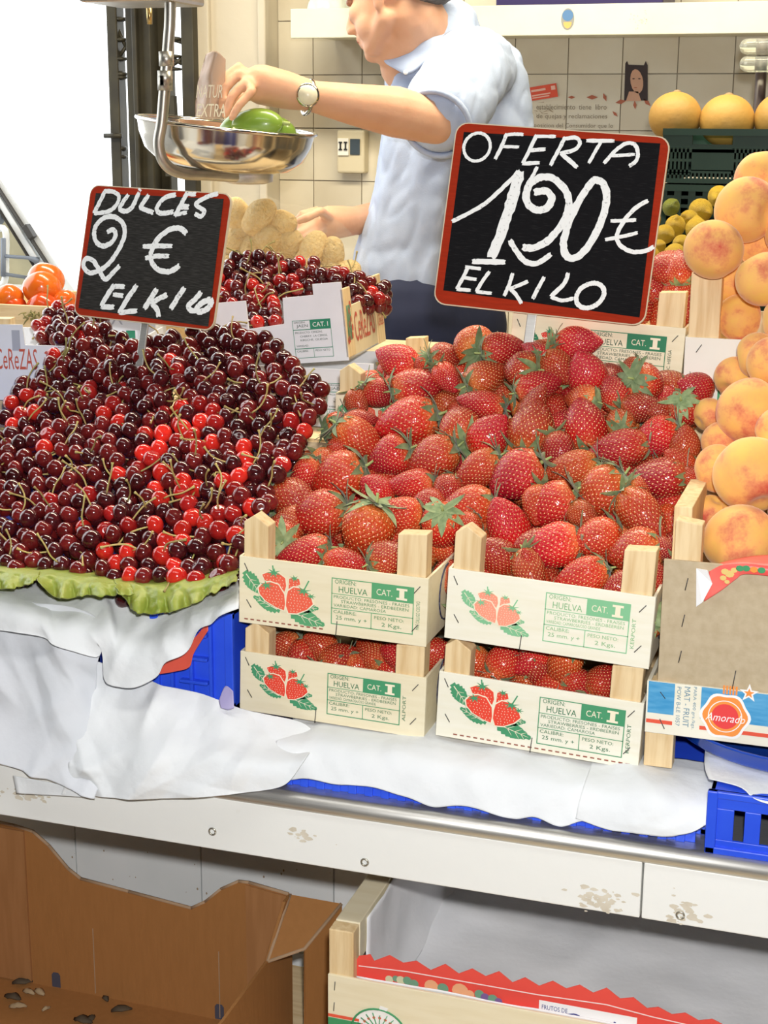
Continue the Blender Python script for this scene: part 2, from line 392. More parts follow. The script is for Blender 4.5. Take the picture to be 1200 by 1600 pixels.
# ================================================================== gate, outside
gt = thing('iron_gate', 'dark iron gate post with knotted openwork beside the pillar', 'gate', (0, 0, 0))
YG = 4.1
def vb(x0, x1, nm='post', d=.05, Y=YG):
    a_, b_ = px(x0, 100, Y).x, px(x1, 100, Y).x; return MB().box(a_, b_, Y, Y+d, .0, 3.9).build(nm, iron, gt, bevel=.004)
vb(168, 184); vb(197, 236, 'plate'); vb(236, 262, 'plate', Y=YG+.05); vb(283, 303, 'post')
vb(206, 214, 'rib', .02, YG-.02)
def kn(x, y, rx, ry):
    a_ = px(x, y, YG+.02); MB().ell(a_, (rx*.0018, .02, ry*.0018), 12, 8).build('knot', iron, gt)
for y, ry in ((30, 4), (62, 4), (92, 4), (116, 5), (121, 4), (232, 5), (245, 4)): kn(190, y, 9, ry)
def diag(x0, y0, x1, y1): MB().tube([px(x0, y0, YG+.02), px(x1, y1, YG+.02)], .006, 6).build('scroll', iron, gt)
diag(184, 45, 198, 75); diag(184, 92, 198, 72); diag(264, 60, 284, 66); diag(266, 88, 284, 100); diag(264, 105, 284, 92); kn(274, 61, 12, 4); kn(274, 88, 12, 3); kn(274, 108, 12, 3)
MB().prism([(0, 0), (1, 0), (.62, 1), (.38, 1)][::-1], px(263, 275, YG), px(284, 275, YG)-px(263, 275, YG), px(263, 150, YG)-px(263, 275, YG), .02).build('lower_scroll', iron, gt)
a_ = px(163, 212, YG-.01); MB().tube([a_, px(190, 212, YG-.01)], .007, 8).build('latch', iron, gt)
# white vehicle-like slanted frame outside, seen at the edge of the street
fr = thing('slanted_frame', 'white slanted window frame with dark seals and a grey handle bracket outside', 'window frame', (0, 0, 0))
wf = mat('white_enamel', (.85, .87, .86), .3); seal = mat('rubber_seal', (.05, .045, .04), .6); greyp = mat('grey_plastic', (.22, .25, .30), .45)
YF = 4.6
def bar(nm, m_, x0, y0, x1, y1, wpx, Y=YF, d=.03):
    a_, b_ = px(x0, y0, Y), px(x1, y1, Y); dv = (b_-a_)/2; n_ = Vector((0, 1, 0)).cross(dv).normalized()*wpx*.0009
    return MB().obox((a_+b_)/2, dv, Vector((0, d/2, 0)), n_).build(nm, m_, fr, bevel=.003)
bar('outer_rail', wf, -16, 262, 122, 470, 20); bar('seal', seal, -14, 275, 94, 442, 3, YF-.02); bar('inner_rail', wf, -24, 272, 86, 450, 13, YF-.01)
bar('seal', seal, -30, 278, 75, 448, 3, YF-.02)
pn = [px(*p, YF+.05) for p in ((-40, 270), (-5, 270), (78, 450), (-40, 450))]
MB().poly(pn).build('seat_panel', mat('beige_panel', (.45, .40, .25), .8, (.33, .29, .18), 6), fr, solid=.02)
bar('mirror_arm', seal, 40, 352, 52, 372, 12, YF-.04); MB().ell(px(-2, 338, YF-.02), (.018, .03, .03), 14, 9).build('knob', greyp, fr)
MB().tube(catmull([px(-8, 358, YF-.06), px(8, 360, YF-.06), px(9, 400, YF-.06), px(7, 440, YF-.06), px(-8, 446, YF-.06)], 5), .012, 8).build('handle', wf, fr)
MB().tube([px(5, 372, YF-.08), px(5, 432, YF-.08)], .009, 8).build('grip', greyp, fr)
MB().tube([px(8, 400, YF-.08), px(45, 403, YF-.05), px(60, 408, YF-.03)], [.006, .006, .013], 8).build('bracket', greyp, fr); MB().tube([px(6, 428, YF-.08), px(45, 434, YF-.03)], .006, 8).build('bracket', greyp, fr)
MB().box(px(-40, 450, YF).x, px(100, 450, YF).x, YF-.05, YF+.1, 0, px(40, 447, YF).z).build('lower_panel', wf, fr)
# ================================================================== counter
ZC = .84; YC = 1.55
ct = thing('market_counter', 'long market counter with a steel edge and a scuffed white front board', 'counter', (0, YC, 0))
MB().box(-1.4, 1.4, 0, 1.0, ZC-.006, ZC).build('steel_top', steel, ct)
MB().tube([(-1.4, .002, ZC-.011), (1.4, .002, ZC-.011)], .0115, 16).build('steel_edge', steel, ct)
jx = px(1003, 1400, YC).x
for a_, b_ in ((-1.4, -.58), (-.5785, jx-.001), (jx+.001, 1.4)):
    o = MB().box(a_, b_, -.004, .014, .752, .820).build('front_board', fascia_m, ct, bevel=.0015)
MB().box(-1.4, 1.4, .014, 1.0, .80, .834).build('under_board', mat('grey_board', (.3, .28, .25), .8), ct)
for x in (-1.35, 1.31):
    for y in (.1, .9): MB().box(x, x+.04, y, y+.04, 0, .80).build('leg', iron, ct)
for (x, y) in ((332, 1299), (570, 1347), (1063, 1430)):
    p = px(x, y, YC-.005); e = [Vector((p.x+.0042*math.cos(a), -.0055, p.z+.0042*math.sin(a))) for a in np.linspace(0, 2*PI, 13)]
    MB().tube(e, .0012, 6).build('screw_ring', galv, ct)
SCR = mat('bare_wood_scrape', (.70, .65, .54), .8, (.60, .54, .43), 60)
for (x0, y0, x1, y1, n) in ((880, 1375, 990, 1420, 34), (1030, 1395, 1110, 1440, 16), (0, 1228, 80, 1245, 16), (430, 1285, 520, 1310, 8)):
    sc_ = MB()          # a scraped patch on the front board
    for k in range(n*2):
        x = random.gauss((x0+x1)/2, (x1-x0)/5); y = random.gauss((y0+y1)/2, (y1-y0)/4.5)+(x-x0)*.15; p = px(x, y, YC-.0046); r = random.uniform(.0006, .004)
        sc_.flat([(p.x+r*2.0*math.cos(a)*random.uniform(.5, 1), p.z+r*math.sin(a)*random.uniform(.5, 1)) for a in np.linspace(0, 2*PI, 8)[:-1]], -.0044-.000006*k, 0)
    tag(sc_.build('scrape', SCR, ct), kind='stuff')
# tiled wall under the counter
YK = 2.0
wk = struct(MB().box(-1.4, 1.4, YK, YK+.1, 0, .8).build('wall_under_counter', mat('grout_grey', (.22, .2, .18), .9)))
k0 = px(121, 1320, YK).x; ks = px(317, 1360, YK).x-k0
tk = MB().box(.001, ks-.001, -.006, .001, .001, ks-.001).mesh('tile', tile_grey)
for i in range(-3, 6):
    for j in range(0, 3):
        x = k0+i*ks
        if -1.4 < x < 1.4-ks: inst('tile', tk, wk, Matrix.Translation((x, YK, .795-ks*(j+1))))
sp_ = MB()
for k in range(34):
    p = px(random.uniform(20, 520), random.uniform(1300, 1400), YK-.0065); r = random.uniform(.0004, .0016)
    sp_.flat([(p.x+r*math.cos(a), p.z+r*math.sin(a)*1.5) for a in np.linspace(0, 2*PI, 7)[:-1]], YK-.0065)
sp_.build('dirt_specks', dirt, wk)
ls = thing('lower_shelf', 'low wooden shelf board under the counter carrying the boxes', 'shelf', (0, 0, 0))
MB().box(-1.3, 1.3, 1.1, 1.98, .31, .34).build('board', woodx, ls)
for x in (-1.25, 0, 1.2):
    for y in (1.13, 1.9): MB().box(x, x+.05, y, y+.05, 0, .31).build('leg', wood, ls)

# ================================================================== blue plastic crates (upside down) under the paper
def blue_crate(label, x0, x1, y0, y1, z0, z1, slots, rot=0, ribs=False):
    c = thing('plastic_crate', label, 'crate', (x0, y0, z0), group='blue plastic crates on the counter'); c.rotation_euler.z = rot
    W, D, H = x1-x0, y1-y0, z1-z0
    fp = MB()
    if slots:       # uprights between slots
        n = slots; s_ = W/(n+1.4); a_ = .7*s_; lo_, hi_ = H*.22, H*.72
        fp.box(0, W, 0, .004, 0, lo_); fp.box(0, W, 0, .004, hi_, H); fp.box(0, a_+.22*s_, 0, .004, lo_, hi_)
        for i in range(n): fp.box(a_+(i+.62)*s_, a_+(i+1.22)*s_ if i < n-1 else W, 0, .004, lo_, hi_)
    else: fp.box(0, W, 0, .004, 0, H)
    fpo = fp.build('front_panel', blue, c, bevel=.0008)
    r_ = MB()
    r_.box(-.003, W+.003, -.004, .004, 0, .008); r_.box(-.003, W+.003, -.003, .004, H-.008, H)
    r_.box(-.003, .008, -.004, .004, 0, H); r_.box(W-.008, W+.003, -.004, .004, 0, H)
    r_.build('rim', blue, c, bevel=.0012)
    if ribs:
        for k in range(1, 4): MB().box(W*k/4-.002, W*k/4+.002, -.006, .001, 0, H).build('rib', blue, c, bevel=.0008)
        for k in range(1, 4):
            MB().box(W*.36, W*.72, -.009, .001, H*k/4-.002, H*k/4+.002).build('rib', blue, c, bevel=.0008)
    MB().box(0, .004, .004, D, 0, H).build('side_panel', blue, c); MB().box(W-.004, W, .004, D, 0, H).build('side_panel', blue, c)
    MB().box(0, W, D, D+.004, 0, H).build('back_panel', blue, c); MB().box(0, W, .004, D, H-.005, H).build('base', blue, c)
    return c
ZT = .897
blue_crate('blue plastic crate with vertical slots bare at the counter end beside the blue bowl', .425, .80, 1.553, 1.95, ZC, .912, 12)
bc_ = blue_crate('low blue plastic crate under white paper below the strawberry crates', -.155, .42, 1.596, 1.97, ZC, .884, 26)
fl_ = MB().box(-.004, .565, -.026, -.022, 0, .022).box(-.004, .565, -.022, .0, .018, .022)
for k in range(28): fl_.box(.004+k*.02, .014+k*.02, -.029, -.026, 0, .016)
fl_.build('flange', blue, bc_, bevel=.0006)
blue_crate('ribbed blue plastic crate under the hanging tissue beside the strawberry crates', -.262, -.158, 1.617, 1.95, .906, 1.028, 0, ribs=True)
blue_crate('blue plastic crate hidden under paper below the cherry heap', -.95, -.275, 1.68, 2.0, ZC, 1.02, 20)
blue_crate('low blue plastic crate under the crumpled sheet below the ribbed crate', -.268, -.158, 1.625, 1.96, ZC, .904, 5)

# ================================================================== risers hidden behind the first row
def riser(label, x0, x1, y0, y1, z0, z1):
    c = thing('wooden_riser', label, 'crate', (x0, y0, z0), group='slatted wooden risers behind the front crates')
    W, D, H = x1-x0, y1-y0, z1-z0; n = max(2, int(H/.075))
    for k in range(n):
        a_, b_ = H*k/n+.004, H*(k+1)/n-.004
        MB().box(0, W, 0, .008, a_, b_).build('slat', woodx, c); MB().box(0, W, D-.008, D, a_, b_).build('slat', woodx, c)
        MB().box(0, .008, .008, D-.008, a_, b_).build('slat', wood, c); MB().box(W-.008, W, .008, D-.008, a_, b_).build('slat', wood, c)
    for x in (.008, W-.03):
        for y in (.008, D-.03): MB().box(x, x+.022, y, y+.022, 0, H).build('post', wood, c)
    k = int(D/.08)
    for i in range(k): MB().box(0, W, D*i/k+.003, D*(i+1)/k-.003, H-.008, H).build('top_slat', woodx, c)
    return c
riser('slatted wooden riser behind the left strawberry stack', -.165, .075, 2.0, 2.36, ZC, 1.150)
riser('slatted wooden riser behind the right strawberry stack', .08, .315, 2.02, 2.38, ZC, 1.270)
riser('slatted wooden riser behind the front peach crate', .322, .80, 2.0, 2.34, ZC, 1.236)
riser('slatted wooden riser behind the cherry heap', -1.0, -.43, 2.07, 2.45, ZC, 1.18)
riser('slatted wooden riser behind the white cherry box', -.42, -.18, 2.14, 2.54, ZC, 1.135)
st_ = thing('back_table', 'wooden table behind the counter carrying lemons and melons', 'table', (.0, 2.56, 0))
MB().box(.10, 1.0, 0, .9, 1.22, 1.25).build('table_top', woodx, st_)
for x in (.12, .94):
    for y in (.02, .84): MB().box(x, x+.05, y, y+.05, 0, 1.22).build('leg', wood, st_)
tb = thing('side_table', 'low wooden table beside the scale holding tomatoes and the bag', 'table', (-1.25, 2.58, 0))
MB().box(0, .98, 0, .34, 1.15, 1.18).build('table_top', woodx, tb)
for x in (.02, .9):
    for y in (.02, .27): MB().box(x, x+.05, y, y+.05, 0, 1.15).build('leg', wood, tb)

# ================================================================== paper over the counter
def V(*a): return Vector(a)
def zt(x): return ZT+.0005-.034*max(0, x-.08)
hem = [(-.085, .853), (-.06, .851), (-.04, .854), (0, .853), (.04, .857), (.085, .850), (.115, .843), (.15, .850), (.185, .8445), (.21, .8425), (.235, .849), (.262, .842), (.29, .853), (.325, .856)]
o = loft([[V(x, 1.97, zt(x)) for x, z in hem], [V(x, 1.75, zt(x)) for x, z in hem], [V(x, 1.63, zt(x)-.004*(x < -.05)) for x, z in hem], [V(x, 1.588, zt(x)-.004-.004*(x < -.05)) for x, z in hem], [V(x, 1.569, zt(x)-.018) for x, z in hem], [V(x+.004*noise.noise(V(x*60, 1, 1)), 1.560-.004*(1-(z-.84)/.06), z) for x, z in hem]], 120, 50, .0010, 16, 1, .006, V(0, -.6, .8))
tag(o.build('paper_sheet', paper, solid=.0007), 'white paper sheet with ragged hem under the two strawberry stacks', 'paper')
hem = [(.28, .855), (.31, .848), (.335, .845), (.36, .8435), (.385, .846), (.408, .858), (.424, .872)]
o = loft([[V(x, 1.67, zt(.33)+.0035) for x, z in hem], [V(x+.004, 1.61, zt(.33)+.0035) for x, z in hem], [V(x+.004, 1.575, zt(.33)-.003) for x, z in hem], [V(x+.002, 1.561, zt(.33)-.018) for x, z in hem], [V(x, 1.556, z) for x, z in hem]], 70, 44, .002, 14, 5, .009, V(0, -.6, .8))
tag(o.build('paper_sheet', paper, solid=.0007), 'pleated white paper sheet below the wooden foot of the fruit crate', 'paper')
o = loft([[V(.40, 1.75, .9145), V(.6, 1.75, .9145), V(.8, 1.75, .9145)], [V(.41, 1.62, .9145), V(.6, 1.62, .9145), V(.8, 1.62, .9145)], [V(.42, 1.575, .914), V(.455, 1.562, .9145), V(.485, 1.546, .908), V(.6, 1.548, .90), V(.8, 1.55, .905)]], 60, 24, .0016, 30, 9, .002, V(0, -.5, .8))
tag(o.build('paper_sheet', paper, solid=.0007), 'crumpled white paper sheet under the blue bowl', 'paper')
# sheets on the cherry side
Yt = 1.575
def P(x, y, Y): return px(x, y, Y)
o = loft([[P(-90, 930, 1.60), P(0, 935, 1.60), P(120, 950, 1.60), P(170, 975, 1.60)], [P(-90, 1000, 1.585), P(0, 1010, 1.585), P(100, 1020, 1.585), P(150, 1090, 1.585)],
          [P(-90, 1120, 1.56), P(0, 1120, 1.56), P(110, 1130, 1.56), P(168, 1170, 1.56)], [P(-90, 1170, 1.528), P(0, 1193, 1.528), P(80, 1218, 1.528), P(152, 1246, 1.528)]], 90, 70, .003, 12, 3, .014, V(0, -1, .1))
tag(o.build('paper_sheet', paper_thin, solid=.0007), 'greyish paper sheet with a pinked lower edge below the cherry heap', 'paper')
o = loft([[P(90, 1010, 1.606), P(230, 1060, 1.606), P(330, 1088, 1.600), P(385, 1108, 1.604), P(470, 1128, 1.612), P(495, 1150, 1.61)], [P(100, 1100, 1.575), P(230, 1120, 1.575), P(330, 1140, 1.572), P(430, 1160, 1.575), P(492, 1165, 1.59)],
          [P(110, 1190, 1.54), P(230, 1190, 1.54), P(320, 1190, 1.54), P(420, 1195, 1.545), P(480, 1185, 1.558)], [P(100, 1240, 1.536), P(210, 1246, 1.534), P(300, 1244, 1.534), P(380, 1238, 1.534), P(442, 1228, 1.540), P(470, 1200, 1.55)]], 120, 80, .003, 12, 7, .017, V(0, -1, .3))
tag(o.build('paper_sheet', paper, solid=.0007), 'bright white crumpled paper sheet draped beside the left strawberry stack', 'paper')
o = loft([[P(20, 1212, 1.533), P(90, 1225, 1.533), P(160, 1242, 1.533)], [P(26, 1240, 1.531), P(90, 1243, 1.531), P(140, 1246, 1.531)]], 20, 8, .001, 20, 8)
tag(o.build('paper_strip', paper, solid=.0007), 'narrow white paper strip under the pinked sheet', 'paper')
# tissue hanging out from under the lettuce
lo_ = [(-90, 985), (0, 985), (68, 995), (90, 1008), (150, 1027), (160, 1015), (168, 1062), (205, 1075), (245, 1058), (262, 1035), (292, 1020), (310, 985), (330, 975), (345, 962), (375, 950)]
md = [(-90, 930), (0, 935), (70, 955), (90, 965), (140, 975), (170, 970), (185, 990), (210, 1000), (240, 995), (260, 985), (285, 975), (300, 955), (320, 948), (340, 940), (375, 930)]
tp = [(x, min(935, 890+.02*x)) for x, y in lo_]
o = loft([[P(x, y, 1.70) for x, y in tp], [P(x, y, 1.588) for x, y in md], [P(x, y, 1.566+.008*math.sin(x*.05)) for x, y in lo_]], 130, 60, .003, 14, 4, .012, V(0, -1, .2))
tag(o.build('tissue_paper', paper, solid=.0007), 'scalloped white tissue hanging out from under the lettuce leaves', 'paper')
ro = loft([[P(238, 1040, 1.598), P(270, 1020, 1.598), P(300, 1000, 1.598), P(318, 980, 1.598), P(325, 972, 1.598)], [P(244, 1054, 1.590), P(275, 1049, 1.590), P(296, 1042, 1.590), P(303, 1020, 1.592), P(325, 985, 1.594)]], 24, 8, .001, 20, 2)
o = ro.build('red_wrapper', mat('red_tissue', (.72, .10, .06), .5, (.85, .6, .5), 40, lo=.62, hi=.7), solid=.0006); tag(o, 'red printed fruit wrapper under the tissue above the ribbed blue crate', 'wrapper')
pl = loft([[P(342, 1095, 1.583), P(352, 1072, 1.588), P(364, 1080, 1.583)], [P(345, 1106, 1.578), P(356, 1109, 1.576), P(366, 1106, 1.578)]], 10, 8, .001, 40, 2)
tag(pl.build('fallen_leaf', mat('lilac_leaf', (.40, .36, .62), .6, (.5, .46, .7), 30), solid=.0006), 'small lilac leaf on the white paper by the left strawberry stack', 'leaf')
# ================================================================== printed strawberry crates
def prints(tone):       # leaf green, berry red, cream, dark letters
    k = {'strong': ((.06, .30, .14), (.80, .06, .03), (.02, .16, .07)), 'mid': ((.10, .36, .16), (.85, .13, .07), (.06, .24, .10)),
         'pale': ((.22, .52, .28), (.92, .33, .22), (.22, .45, .22)), 'dark': ((.02, .20, .09), (.70, .05, .03), (.015, .07, .035))}[tone]
    return [mat('leaf_print_'+tone, k[0], .6), mat('berry_print_'+tone, k[1], .6), mat('cream_print', (.88, .80, .60), .6), mat('letter_print_'+tone, k[2], .6)]
def sleaf(ax, az, bx, bz, wd, n=8):
    a_ = Vector((ax, az)); b_ = Vector((bx, bz)); d = b_-a_; nn = Vector((-d.y, d.x)).normalized(); R, L = [], []
    for i in range(n+1):
        t = i/n; w_ = wd*.5*math.sin(PI*(.08+.92*t)**.8)
        R.append(a_+d*t+nn*w_)
        L.append(a_+d*t-nn*w_)
        if i < n:
            R.append(a_+d*(t+.75/n)+nn*w_*.86); L.append(a_+d*(t+.75/n)-nn*w_*.86)
    return [tuple(p) for p in R+L[::-1]]
def inside(p, poly):
    c = False; j = len(poly)-1
    for i in range(len(poly)):
        if (poly[i][1] > p[1]) != (poly[j][1] > p[1]) and p[0] < (poly[j][0]-poly[i][0])*(p[1]-poly[i][1])/(poly[j][1]-poly[i][1])+poly[i][0]: c = not c
        j = i
    return c
def grow(poly, g):
    cx = sum(p[0] for p in poly)/len(poly); cy = sum(p[1] for p in poly)/len(poly)
    return [(cx+(p[0]-cx)*g, cy+(p[1]-cy)*g) for p in poly]
def berry_art(mb, x, z, s):
    def T(pts): return [(x+(a-15)/495*s, z-(b-290)/495*s) for a, b in pts]
    def leaf(*a):
        mb.flat(T(sleaf(*a)), -.0004, 0)
        ax, az, bx, bz, w_ = a
        d = Vector((bx-ax, bz-az)); n_ = Vector((-d.y, d.x)).normalized()
        def ln(p, q, t): v = (q-p).normalized(); m_ = Vector((-v.y, v.x))*t; mb.flat(T([tuple(p-m_), tuple(q-m_*.3), tuple(q+m_*.3), tuple(p+m_)]), -.0006, 2)
        A = Vector((ax, az)); ln(A+d*.1, A+d*.92, 3)
        for t in (.35, .55, .72):
            for sg in (-1, 1): ln(A+d*t, A+d*(t+.16)+n_*sg*w_*.3, 2)
    leaf(15, 180, 118, 305, 95); leaf(235, 388, 70, 322, 80); leaf(285, 380, 508, 440, 105); leaf(330, 350, 470, 345, 70)
    B = [[(125, 185), (165, 165), (225, 165), (265, 190), (272, 235), (262, 270), (225, 240), (170, 225), (140, 215)], [(290, 190), (315, 178), (350, 185), (358, 215), (320, 235), (286, 255)],
         [(105, 265), (130, 235), (175, 222), (225, 232), (262, 285), (268, 340), (262, 380), (215, 368), (150, 338), (112, 300)], [(285, 262), (320, 235), (380, 238), (425, 285), (437, 320), (400, 358), (340, 388), (290, 392), (274, 350), (277, 300)]]
    rr = random.Random(3)
    for k, b in enumerate(B):
        y = -.0007-.0004*k
        mb.flat(T(grow(b, 1.10)), y, 2); mb.flat(T(b), y-.0002, 1)
        xs_ = [p[0] for p in b]; ys_ = [p[1] for p in b]
        for i in range(int((max(xs_)-min(xs_))/19)):
            for j in range(int((max(ys_)-min(ys_))/17)):
                p = (min(xs_)+(i+.5+.25*(j % 2))*19+rr.uniform(-3, 3), min(ys_)+(j+.5)*17+rr.uniform(-3, 3))
                if inside(p, grow(b, .88)): mb.flat(T([(p[0], p[1]-4), (p[0]+2.2, p[1]), (p[0], p[1]+4), (p[0]-2.2, p[1])]), y-.0004, 2)
    def star(cx, cy, r, n=7, a0=0):
        mb.flat(T([(cx+(r if i % 2 == 0 else r*.32)*math.cos(a0+PI*i/n), cy+.62*(r if i % 2 == 0 else r*.32)*math.sin(a0+PI*i/n)) for i in range(2*n)]), -.0028, 0)
    star(155, 243, 46); star(200, 163, 48, 7, .3); star(380, 250, 50, 7, .5); star(325, 182, 34); star(425, 275, 32)
    for p, q in (((198, 160), (192, 120)), ((385, 240), (412, 185))):
        v = (Vector(q)-Vector(p)).normalized(); n_ = Vector((-v.y, v.x))*4; mb.flat(T([tuple(Vector(p)-n_), tuple(Vector(q)-n_), tuple(Vector(q)+n_), tuple(Vector(p)+n_)]), -.0029, 0)
def label_box(mb, x0, x1, z0, z1, side='KERPORT', variety='VARIEDAD: CAMAROSA'):
    W, H = x1-x0, z1-z0; t = .0011; y = -.0005
    def X(u): return x0+W*u
    def Z(v): return z0+H*v
    mb.frame2(x0, x1, z0, z1, t, y, 0)
    mb.rect(X(0), X(1), Z(.655), Z(.655)+t*.7, y, 0); mb.rect(X(0), X(1), Z(.34), Z(.34)+t*.8, y, 0); mb.rect(X(.49), X(.49)+t*.8, Z(0), Z(.34), y, 0)
    mb.rect(X(.49), X(1), Z(.66), Z(1), y-.0001, 0)
    mb.text('ORIGEN:', X(.04), Z(.88), W*.26, H*.09, y, 3); mb.text('HUELVA', X(.09), Z(.70), W*.35, H*.13, y, 3)
    mb.text('CAT.', X(.55), Z(.75), W*.19, H*.13, y-.0003, 2)
    mb.flat([(X(a), Z(b)) for a, b in ((.79, .70), (.92, .70), (.92, .745), (.885, .745), (.885, .90), (.92, .90), (.92, .945), (.79, .945), (.79, .90), (.825, .90), (.825, .745), (.79, .745))], y-.0003, 2)
    mb.text('PRODUCTO: FRESONES - FRAISES', X(.03), Z(.565), W*.92, H*.065, y, 3); mb.text('STRAWBERRIES - ERDBEEREN', X(.12), Z(.475), W*.82, H*.065, y, 3)
    mb.text(variety, X(.03), Z(.385), W*.64, H*.065, y, 3)
    mb.text('CALIBRE:', X(.03), Z(.245), W*.28, H*.07, y, 3); mb.text('25 mm. y +', X(.06), Z(.09), W*.38, H*.11, y, 3)
    mb.text('PESO NETO:', X(.53), Z(.225), W*.36, H*.07, y, 3); mb.text('2 Kgs.', X(.62), Z(.06), W*.24, H*.11, y, 3)
    mb.text(side, X(1.03), Z(.12), W*.045, H*.6, y, 3, vert=1)
stap = None
def staple(parent, x, z, ang, ln=.011, y=-.0004):
    d = Vector((math.cos(ang), 0, math.sin(ang)))*ln/2; c = Vector((x, y, z))
    return MB().tube([c-d+Vector((0, .003, 0)), c-d, c+d, c+d+Vector((0, .003, 0))], .0006, 5).build('staple', staple_m, parent)
def wood_crate(label, loc, roll, W=.235, D=.355, hp=.08, hpost=.125, tone='mid', art=(.03, .47), box=(.50, .93, .16, .85), pm=None, dash=0, rotz=0, artz=.5, lean=0, nail=None, side='KERPORT', variety='VARIEDAD: CAMAROSA'):
    pm = pm or ply
    c = thing('fruit_crate', label, 'crate', loc, group='small wooden strawberry crates'); c.rotation_euler = (lean, roll, rotz)
    fp = MB().box(0, W, 0, .003, 0, hp).build('front_panel', pm, c, bevel=.0006)
    mb = MB(); berry_art(mb, W*art[0], hp*artz, W*(art[1]-art[0])); label_box(mb, W*box[0], W*box[1], hp*box[2], hp*box[3], side, variety)
    if dash:
        for i in range(26 if dash == 2 else 13):
            x = W*(.03 if dash == 1 else .09)+i*W*.034; mb.rect(x, x+W*.02, hp*.055, hp*.075, -.0004, 4)
    mb.build('print', prints(tone)+[mat('brown_dash', (.30, .08, .05), .6)], fp)
    for x, z, a in ((.04, .84, -1.1), (.055, .30, -1.0), (.945, .82, .9), (.94, .26, .9)): staple(fp, W*x, hp*z, a)
    staple(fp, W*(nail or .5), hp*.10, 1.5, .018)
    for x in (0, W-.003):
        s_ = MB().box(x, x+.003, .003, D-.003, .002, hp).build('side_panel', pm, c)
        if x:       # round mark printed on the outer side
            e = MB(); xx = W+.0006
            ring = [(D*.22+.03*math.cos(a), hp*.55+.034*math.sin(a)) for a in np.linspace(.6, 2*PI-.6, 18)]
            for p, q in zip(ring, ring[1:]): e.tube([(xx, p[0], p[1]), (xx, q[0], q[1])], .0012, 4, 0)
            e.build('print', mat('side_ring_ink', (.05, .05, .09), .6), s_)
    MB().box(0, W, D-.003, D, 0, hp).build('back_panel', pm, c)
    for k in range(3): MB().box(.003, W-.003, .006+k*(D-.02)/3, (k+1)*(D-.02)/3, .001, .005).build('base_slat', woodx, c)
    pw, pd = .031, .024
    for (x, y, pt) in ((.0045, .0035, 1), (W-.0045-pw-.004, .0035, 2), (.0045, D-.0035-pd, 0), (W-.0045-pw, D-.0035-pd, 0)):
        w_ = pw+(.004 if pt == 2 else 0)
        top = [(0, hpost-.009), (w_*.42, hpost), (w_, hpost-.012)] if pt == 1 else [(0, hpost-.003), (w_, hpost)]
        MB().prism([(0, .003), (w_, .003)]+top[::-1], (x, y+pd, 0), (1, 0, 0), (0, 0, 1), pd).build('post', wood, c, bevel=.0012)
    return c
R2 = math.radians
wood_crate('printed strawberry crate with brown dashes on top of the stack beside the cherries', (-.149, 1.62, 1.017), R2(1.3), tone='mid', dash=1, nail=.53, hp=.083, hpost=.134, side='MAC CALLIGO COSTVO')
wood_crate('printed strawberry crate at the bottom of the stack beside the ribbed blue crate', (-.150, 1.62, .9045), R2(1.6), hp=.076, hpost=.1135, tone='strong', art=(.07, .43), box=(.48, .87, .16, .85), nail=.42, side='ALPORT', variety='VARIEDAD: CAMAROSA/OSO GRANDE', artz=.55)
wood_crate('pale printed strawberry crate on top of the stack beside the peaches', (.1075, 1.62, 1.026), R2(2.6), W=.236, hp=.084, hpost=.135, tone='pale', art=(.08, .42), box=(.485, .89, .17, .86), pm=plyw, nail=.38, variety='VARIEDAD: CAMAROSA/OSO GRANDE', artz=.5)
wood_crate('strawberry crate with a dashed lower edge under the pale printed one, beside the blue bowl', (.099, 1.62, .9045), R2(2.4), W=.238, hp=.08, hpost=.121, tone='strong', art=(.07, .48), box=(.505, .92, .14, .86), pm=plyw, dash=2, nail=.48, artz=.57)
wood_crate('strawberry crate with dark green lettering behind the heap, under the large price board', (.079, 2.025, 1.272), R2(2.6), W=.232, hp=.082, hpost=.128, tone='dark', art=(.10, .44), box=(.46, .90, .10, .84), nail=.5, side='ASOC. HIFEGA')
wood_crate('strawberry crate behind the heap between the cherry box and the large price board', (-.163, 2.0, 1.152), R2(.5), W=.232, D=.34, hp=.082, hpost=.122, tone='mid')

